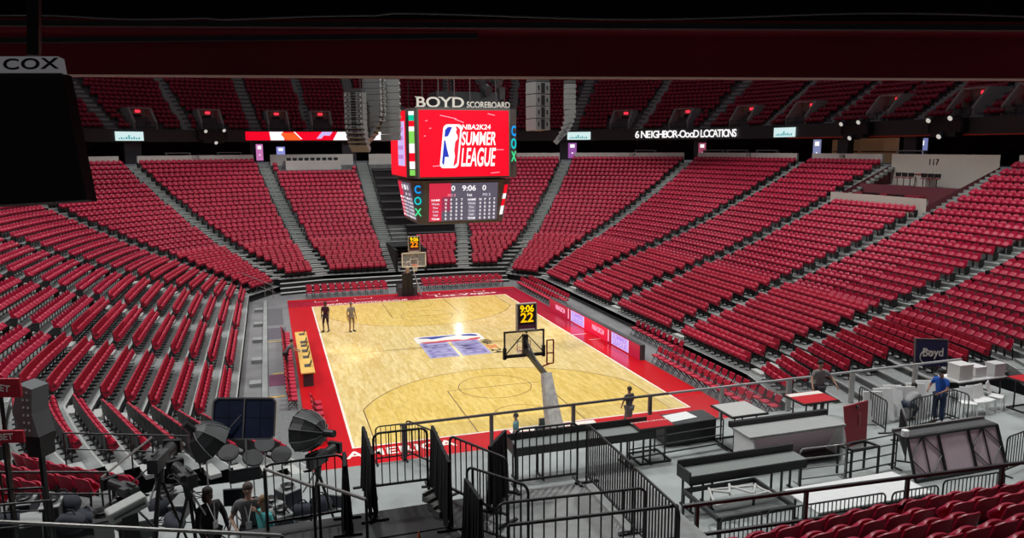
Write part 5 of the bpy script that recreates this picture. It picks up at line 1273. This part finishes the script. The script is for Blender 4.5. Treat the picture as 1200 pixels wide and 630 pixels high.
# black stand frame behind rail barrier
m=MB()
for x in (-.45,.45): m.bar((x,0,0),(x,0,.85),.05)
m.bar((-.45,0,.85),(.45,0,.85),.06); m.bar((-.45,.5,.8),(.45,.5,.8),.05); m.bar((-.45,0,.85),(-.45,.5,.8),.05); m.bar((.45,0,.85),(.45,.5,.8),.05); m.bar((-.45,.5,0),(-.45,.5,.8),.05); m.bar((.45,.5,0),(.45,.5,.8),.05)
p=at(1012,560,3.0); o=m.build('stand_frame',M_BLACK); o.location=(p.x,p.y,3.0); tag(o,'black metal stand frame without a top left of the pink panelled desk','stand')
# stacked white tables on edge
for i in range(7):
    p=at(1024+13*i,498-2.2*i,3.0); o=empty('folded_table',(p.x,p.y,3.0),R(70)); tag(o,'folded white table standing on edge, %s from left behind the blue shirted man'%WN[i+1],'table','folded white tables')
    m=MB(); q=Matrix.Rotation(R(14+5*(i%3)),4,'Y'); m.M=q; m.box((0,0,.56+.05*(i%3)),(.07,.62,1.05)); m.build('table_top',M_WHITE,o,bevel=.02)
    m=MB(); m.M=q; m.bar((.06,-.22,.2),(.06,-.22,.9),.03); m.bar((.06,.22,.2),(.06,.22,.9),.03); m.bar((.06,-.22,.6),(.06,.22,.6),.03); m.build('folded_legs',M_RAILG,o)
for i,(x,y,sx,sy,sz,c) in enumerate(((12.5,-24.0,.6,.5,.5,(.66,.66,.64)),(13.3,-23.9,.5,.5,.32,(.7,.7,.7)),(14.0,-24.1,.5,.4,.42,(.6,.6,.6)))):
    m=MB(); m.box((0,0,sz/2),(sx,sy,sz)); m.box((0,0,sz+.02),(sx*1.04,sy*1.04,.04)); o=m.build('storage_box',mat('box_%d'%i,c,.5)); o.location=(x,y,3.79); tag(o,'white box on the table at right end of platform, %s from left'%WN[i+1],'box','white boxes on the right table')
for i,(px_,py_) in enumerate(((1133,486),(1143,484),(1154,482),(1166,478))):
    p=at(px_,py_,3.0); o=empty('white_plastic_chair',(p.x,p.y,3.0),R(150+20*i)); tag(o,'white plastic chair below the boxes at right of platform, %s from left'%WN[i+1],'chair','white plastic chairs')
    m=MB(); m.box((0,0,.44),(.46,.44,.035)); m.build('seat',M_WHITE,o,bevel=.01)
    m=MB(); m.prism([(-.22,-.2,.46),(.22,-.2,.46),(.2,-.32,.88),(-.2,-.32,.88)],(0,.03,0)); m.build('backrest',M_WHITE,o,bevel=.01)
    for sx in (-.2,.2):
        for sy in (-.19,.19):
            m=MB(); m.bar((sx,sy,.43),(sx*1.15,sy*1.2,0),.035); m.build('leg',M_WHITE,o)
# road cases and paper near the second bar table
o=empty('road_case',(1.45,-24.2,3.0)); tag(o,'low black road case with white papers on top beside the white topped bar table','case')
m=MB(); m.box((0,0,.36),(1.7,.8,.66)); m.build('case_body',M_BLACK,o,bevel=.02); m=MB(); m.box((0,0,.70),(1.74,.84,.04)); m.build('case_lid',M_DARK,o)
m=MB(); m.box((1.45-.2,-24.15,3.73),(1.0,.55,.015),R(8)); o=m.build('paper_sheet',M_WHITE); tag(o,'white paper sheet with black scribble on the black road case','paper')
m=MB(); 
for i in range(3): m.prism([(2.2,-24.9+.18*i,3.0+.12*i),(3.0,-24.9+.18*i,3.0+.12*i),(3.1,-24.5+.18*i,3.3+.12*i),(2.3,-24.5+.18*i,3.3+.12*i)],(0,0,.05))
# hung name sign at the right stand
p=at(1092,414,3.4); sg=empty('brand_sign',(p.x,p.y,2.8),R(-8)); sg.scale=(.78,.78,.78); tag(sg,'dark blue hanging sign with white script and ring at foot of right stand','sign')
m=MB(); m.prism([(-.95,0,.15),(.95,.0,.0),(.95,.1,1.45),(-.95,.1,1.6)],(0,.14,0)); m.build('sign_board',mat('sign_navy',(.02,.03,.09),.5),sg)
m=MB(); m.bar((-.97,-.02,.15),(-.97,.1,1.62),.06); m.bar((.97,-.02,-.4),(.97,.1,1.45),.05); m.bar((-.95,.1,1.6),(.95,.1,1.45),.05); m.build('sign_edge',M_RAILG,sg)
text_obj('sign_lettering','Boyd',.62,M_LW,frame((.05,-.02,.82),(1,0,-.05),(0,.07,1)),sg,.01,sx=1.0,bold=.012)
m=MB(); m.tube([(-.35+.34*math.cos(2*PI*i/24),-.01,.62+.34*math.sin(2*PI*i/24)) for i in range(18)],.03,6); m.build('white_ring',M_LW,sg)
# ------------------------------------------------------------------ broadcast corner at the left
def tripod_camera(px_,py_,zt,D,rz,label,big=1.0):
    t=W(px_,py_,D); bz_=zt; o=empty('video_camera',(t.x,t.y,bz_),rz); tag(o,label,'camera','video cameras in the broadcast corner'); h=t.z-bz_
    for i in range(3):
        a=2*PI*i/3+.4; m=MB(); m.bar((0,0,h-.25),(.52*math.cos(a),.52*math.sin(a),.02),.04); m.bar((.04*math.cos(a+.3),.04*math.sin(a+.3),h-.3),(.50*math.cos(a+.08),.50*math.sin(a+.08),.02),.025); m.build('leg',M_BLACK,o)
    m=MB(); m.tube([(0,0,h-.35),(0,0,h-.12)],[.06,.09],10); m.bar((0,0,h-.15),(.05,-.6,h-.45),.025); m.build('fluid_head',M_BLACK,o)
    b=big; m=MB(); m.box((0,0,h+.05),(.16*b,.46*b,.22*b)); m.box((0,-.12,h+.20*b),(.05,.24,.05)); m.box((-.12*b,-.10,h+.12),(.10,.16,.11)); cb=m.build('camera_body',M_DARK,o,bevel=.01)
    m=MB(); m.tube([(0,.20*b,h+.06),(0,.50*b,h+.06)],[.085*b,.10*b],14); m.box((0,.55*b,h+.07),(.26*b,.10,.20*b)); m.build('lens',M_BLACK,cb)
    return o
tripod_camera(186,543,RISER,13.6,R(-15),'black video camera on tripod left of the woman with lanyard',1.2); tripod_camera(220,562,RISER,13.2,R(25),'black video camera on tripod nearest the woman with lanyard',1.1); tripod_camera(372,540,3.0,16.5,R(-40),'black video camera on tripod behind the left stage railing',1.2); tripod_camera(150,578,RISER,13.0,R(40),'black video camera low among the gear, farthest left',1.0)
def stand(o,top,h,base_r=.5):
    for i in range(3):
        a=2*PI*i/3+.2; m=MB(); m.bar((0,0,.55),(base_r*math.cos(a),base_r*math.sin(a),.015),.025); m.build('leg',M_BLACK,o)
    m=MB(); m.tube([(0,0,.3),(0,0,h)],.018,8); m.build('pole',M_STEEL,o)
# softboxes
def softbox(px_,py_,D,size,dirv,label,ribs=8,depth=.55):
    t=W(px_,py_,D); o=empty('softbox_light',(t.x,t.y,3.0)); tag(o,label,'studio light'); h=t.z-3.0; stand(o,t,h)
    ax=Vector(dirv).normalized(); q=Vector((0,0,1)).rotation_difference(ax).to_matrix().to_4x4(); M=Matrix.Translation((0,0,h))@q
    m=MB(); m.M=M; prof=[(.06,-depth*.5),(size*.55,-depth*.36),(size*.85,-depth*.05),(size,depth*.3)]; V=[];F=[];n=ribs*2
    for r_,z in prof:
        for k in range(n):
            a=2*PI*k/n; rr_=r_*(1 if k%2==0 else .93); V.append((rr_*math.cos(a),rr_*math.sin(a),z))
    for i in range(3):
        for k in range(n): F.append((i*n+k,i*n+(k+1)%n,(i+1)*n+(k+1)%n,(i+1)*n+k))
    F.append(tuple(range(n-1,-1,-1))); m.add(V,F); m.build('fabric_shell',mat('softbox_black',(.03,.033,.035),.5),o)
    m=MB(); m.M=M
    for k in range(ribs):
        a=2*PI*k*2/n; m.tube([((r_+.008)*math.cos(a),(r_+.008)*math.sin(a),z) for r_,z in prof],.008,5)
    m.build('ribs',mat('rib_grey',(.25,.26,.26),.4),o)
    m=MB(); m.M=M; m.lathe([(size*.97,0),(size*.97,.01)],(0,0,depth*.28),ribs*2); m.build('inner_diffuser',mat('diffuser_dark',(.02,.02,.025),.5),o)
    m=MB(); m.M=M; m.tube([(0,0,-depth*.5-.25),(0,0,-depth*.45)],[.08,.09],12); m.build('lamp_body',M_BLACK,o)
    return o
softbox(240,514,16.5,.50,(.62,.25,-.75),'black ribbed softbox light left of the blue framed panel',8,.7)
softbox(364,505,16.5,.48,(-.72,.62,-.05),'rounded black softbox light in front of the red apron',10,.75)
# blue framed panel
t=W(286,490,17.0); fp=empty('framed_scrim',(t.x,t.y,3.0),0); tag(fp,'large dark blue panel in a pale metal frame on a tall stand','panel'); h=t.z-3.0
M=Matrix.Translation((0,0,h))@frame((0,0,0),_r,(_u+_f*.15).normalized())
m=MB(); m.M=M; w2_,h2_=.70,.45; P=[(-w2_+.08,-h2_),(w2_-.08,-h2_),(w2_,-h2_+.08),(w2_,h2_-.08),(w2_-.08,h2_),(-w2_+.08,h2_),(-w2_,h2_-.08),(-w2_,-h2_+.08)]
m.prism([(x,y,0) for x,y in P],(0,0,-.03)); m.build('blue_panel',mat('panel_navy',(.02,.03,.075),.35,noise=.2,nscale=3),fp)
m=MB(); m.M=M
for i in range(8): m.bar((*P[i],.01),(*P[(i+1)%8],.01),.035)
m.bar((0,-h2_,.01),(0,h2_,.01),.03); m.build('metal_frame',M_STEEL,fp)
m=MB(); m.M=M; m.bar((-w2_+.03,0.02,.003),(-.02,.02,.003),.02,.008); m.bar((.03,.02,.003),(w2_-.03,.02,.003),.015,.008); m.bar((-.35,-h2_+.03,.003),(-.35,h2_-.03,.003),.012,.008); m.bar((.36,-h2_+.03,.003),(.36,h2_-.03,.003),.012,.008); m.build('panel_folds',mat('fold_navy',(.008,.012,.035),.5),fp)
m=MB(); m.M=M; m.bar((-.75,-.75,.1),(-.05,.08,.06),.022); m.build('boom_arm',M_STEEL,fp); stand(fp,t,h)
# monitors
def monitor_on_stand(px_,py_,D,w_,h_,label,rz):
    t=W(px_,py_,D); o=empty('field_monitor',(t.x,t.y,3.0),rz); tag(o,label,'monitor','monitors in the broadcast corner'); h=t.z-3.0
    m=MB(); m.box((0,0,h),(w_,.06,h_)); m.build('housing',M_BLACK,o,bevel=.008); m=MB(); m.box((0,-.033,h),(w_*.9,.006,h_*.85)); m.build('display',mat('display_dark',(.015,.018,.025),.2),o); stand(o,t,h-.1,.4)
monitor_on_stand(287,556,16.8,.66,.30,'wide black monitor above the man with glasses',R(8)); monitor_on_stand(276,582,14.6,.44,.34,'black monitor between the woman and the man with glasses',R(-8))
for i,(px_,py_,D,a) in enumerate(((268,532,17.4,0),(296,538,17.4,20),(330,534,17.6,-10),(310,522,18.0,5))):
    t=W(px_,py_,D); o=empty('flat_lamp',(t.x,t.y,3.0),R(a)); tag(o,'small dark tilted lamp panel under the blue framed panel, %s'%['leftmost','second from left','rightmost','highest'][i],'studio light','dark lamp panels'); h=t.z-3.0
    m=MB(); m.M=Matrix.Translation((0,0,h))@Matrix.Rotation(R(35),4,'X'); m.lathe([(.20,0),(.24,.06),(.22,.09)],(0,0,0),14); m.build('lamp_head',M_DARK,o,True); stand(o,t,h,.35)
# gear piles
GM=[M_BLACK,M_DARK,mat('gear_grey',(.14,.15,.15),.6),mat('gear_silver',(.35,.37,.36),.4),mat('gear_bag',(.04,.045,.06),.9)]
rg=random.Random(3); gi=0
spots=[(12,612),(38,622),(62,606),(84,618),(104,604),(122,620),(146,610),(168,622),(30,600),(76,596),(188,598),(205,612),(196,585),(318,600),(338,588),(355,602),(376,594),(395,585),(330,612),(214,596)]
for px_,py_ in spots:
    zb=RISER if px_<230 else 3.0; p=at(px_,py_,zb+.1); gi+=1; kind=rg.choice(['case','bag','case','crate'])
    o=empty({'case':'equipment_case','bag':'gear_bag','crate':'cable_crate'}[kind],(p.x,p.y,zb),rg.uniform(0,3)); sx,sy,sz=rg.uniform(.4,.7),rg.uniform(.3,.45),rg.uniform(.22,.45)
    side='in the gear pile at bottom left' if px_<215 else 'behind the left stage railing'
    tag(o,'%s %s, %s of the pile'%({'case':'dark hard equipment case','bag':'dark soft gear bag','crate':'black crate of coiled cable'}[kind],side,WN[gi]),'equipment','broadcast gear piles')
    g=rg.choice(GM)
    if kind=='bag':
        m=MB(); m.ball((0,0,sz*.55),sz*.6,(sx/sz,sy/sz,.95),12); m.build('bag_body',GM[4],o,True); m=MB(); m.tube([(-sx*.3,0,sz*.9),(-sx*.1,0,sz*1.3),(sx*.1,0,sz*1.3),(sx*.3,0,sz*.9)],.018,6); m.build('strap',M_BLACK,o)
    else:
        m=MB(); m.box((0,0,sz/2),(sx,sy,sz)); m.build('case_body',g,o,bevel=.02); m=MB(); m.box((0,0,sz+.015),(sx*1.03,sy*1.03,.03)); m.build('case_lid',GM[3] if g is not GM[3] else GM[1],o)
        m=MB(); m.tube([(-.1,sy/2+.01,sz*.6),(-.1,sy/2+.06,sz*.6),(.1,sy/2+.06,sz*.6),(.1,sy/2+.01,sz*.6)],.012,6); m.build('handle',M_BLACK,o)
        if kind=='crate':
            m=MB(); m.tube([((.11+.01*i/6)*math.cos(i*.7),(.11+.01*i/6)*math.sin(i*.7),sz+.04+.002*i) for i in range(40)],.012,5); m.build('coiled_cable',M_BLACK,o)
t=W(148,588,12.6); o=empty('silver_case',(t.x,t.y,t.z-.1),R(25)); tag(o,'pale grey padded case tilted on the gear at bottom left','case'); m=MB(); m.M=Matrix.Rotation(R(-14),4,'Y'); m.box((0,0,0),(.62,.3,.22)); m.build('case_body',mat('case_pale',(.42,.44,.42),.6),o,bevel=.04); m=MB(); m.M=Matrix.Rotation(R(-14),4,'Y'); m.box((0,-.16,0),(.5,.02,.03)); m.build('zip',M_DARK,o)
m=MB(); m.bar((0,0,-(t.z-.1-RISER)),(0,0,-.08),.3,.25); m.build('support_case',M_BLACK,o)
# floor cables
for i in range(9):
    x0,y0=rg.uniform(165,215),rg.uniform(560,622); pts=[]
    for k in range(12):
        p=at(x0+9*math.sin(k*.8+i)+k*rg.uniform(1,4),y0+5*math.cos(k*.6+i*2),RISER); pts.append((p.x,p.y,RISER+.012))
    m=MB(); m.tube(pts,.012,5); o=m.build('floor_cable',M_BLACK,None,True); tag(o,'black cable lying on the grey platform floor of the broadcast corner','cable','loose floor cables')
# pipe rails on the left
for a,b,z,lab in (((74,507),(232,511),4.1,'thin dark rail in front of the lower left stand rows'),):
    handrail(a,b,lab,z=z,drop=1.05)
for i,(a,b,z) in enumerate((((0,553),(126,553),5.6),((-20,575),(50,571),5.6),((-30,594),(60,586),5.5))):
    handrail(a,b,'dark pipe rail over the bottom left seats, %s from top'%WN[i+1],z=z,drop=1.0)
handrail((118,560),(178,512),'pale sloping pipe rail right of the bottom left seats',z=4.9,drop=1.5,mt=M_RAILG,mid=1)
# monitor speaker at the left edge
t=W(37,482,14.5); sp=empty('wedge_speaker',(t.x,t.y,3.0+.9),R(-30)); tag(sp,'bent grey speaker stack with pale studs at the left edge of picture','speaker'); h=t.z-sp.location.z
m=MB(); m.prism([(-.24,-.2,h+.05),(.20,-.2,h+.02),(.26,-.2,h+.52),(-.05,-.2,h+.60)],(0,.4,0)); m.build('upper_cabinet',mat('speaker_slate',(.13,.14,.145),.5),sp)
m=MB(); m.prism([(-.05,-.2,h-.42),(.30,-.2,h-.42),(.20,-.2,h+.02),(-.24,-.2,h+.05)],(0,.4,0)); m.build('lower_cabinet',mat('speaker_slate',(.13,.14,.145)),sp)
m=MB()
for i in range(6):
    for x in (.04,.14): m.box((x-.02*(i<3),-.205,h-.3+i*.15),(.035,.01,.035))
m.build('studs',mat('stud_pale',(.6,.6,.58),.5),sp)
m=MB(); m.prism([(-.02,-.16,h-.85),(.28,-.16,h-.85),(.30,-.18,h-.42),(-.05,-.18,h-.42)],(0,.34,0)); m.bar((.12,0,0),(.12,0,h-.8),.08); m.build('black_base',M_BLACK,sp)
for i,(px_,py_,s_,lab) in enumerate(((4,454,'BET','upper red sign board with white letters at the left edge'),(8,511,'BET','lower red sign board with white letters at the left edge'))):
    t=W(px_,py_,14.0); o=empty('red_sign',(t.x,t.y,t.z-.2),-YAW); tag(o,lab,'sign'); m=MB(); m.box((-.1,0,.2),(.85,.06,.36 if i==0 else .24)); m.build('sign_board',mat('sign_red',(.45,.01,.03),.5),o,bevel=.01)
    text_obj('sign_lettering',s_,.17,M_LW,frame((0,-.04,.2),(1,0,-.15 if i==0 else .03),(0,0,1)),o,.003,sx=1.0,bold=.004)
    m=MB(); m.bar((-.1,.05,.1),(-.1,.05,-(t.z-.2-4.2)),.05); m.build('post',M_BLACK,o)
# small orange cone tip on the black deck
p=at(491,629,6.15); o=empty('safety_cone',(p.x,p.y,6.0)); tag(o,'orange cone tip at bottom centre on the black deck','cone'); m=MB(); m.lathe([(.05,0.01),(.012,.22),(.008,.24)],(0,0,0),14); m.build('cone_body',mat('cone_orange',(.8,.16,.04),.5),o,True); m=MB(); m.box((0,0,.008),(.14,.14,.016)); m.build('cone_base',mat('cone_orange',(.8,.16,.04)),o)
# step treads beside the deck entrance
for i in range(3):
    p=at(506+6*i,585+8*i,6.0); m=MB(); m.box((0,0,.05),(.30,.16,.10)); m.box((0,.06,.12),(.30,.03,.06)); o=m.build('barrier_foot',M_RAILG); o.location=(p.x,p.y,6.0); o.rotation_euler=(0,0,R(35)); tag(o,'grey metal barrier foot beside the deck entrance, %s from far end'%WN[i+1],'foot','barrier feet on the deck')
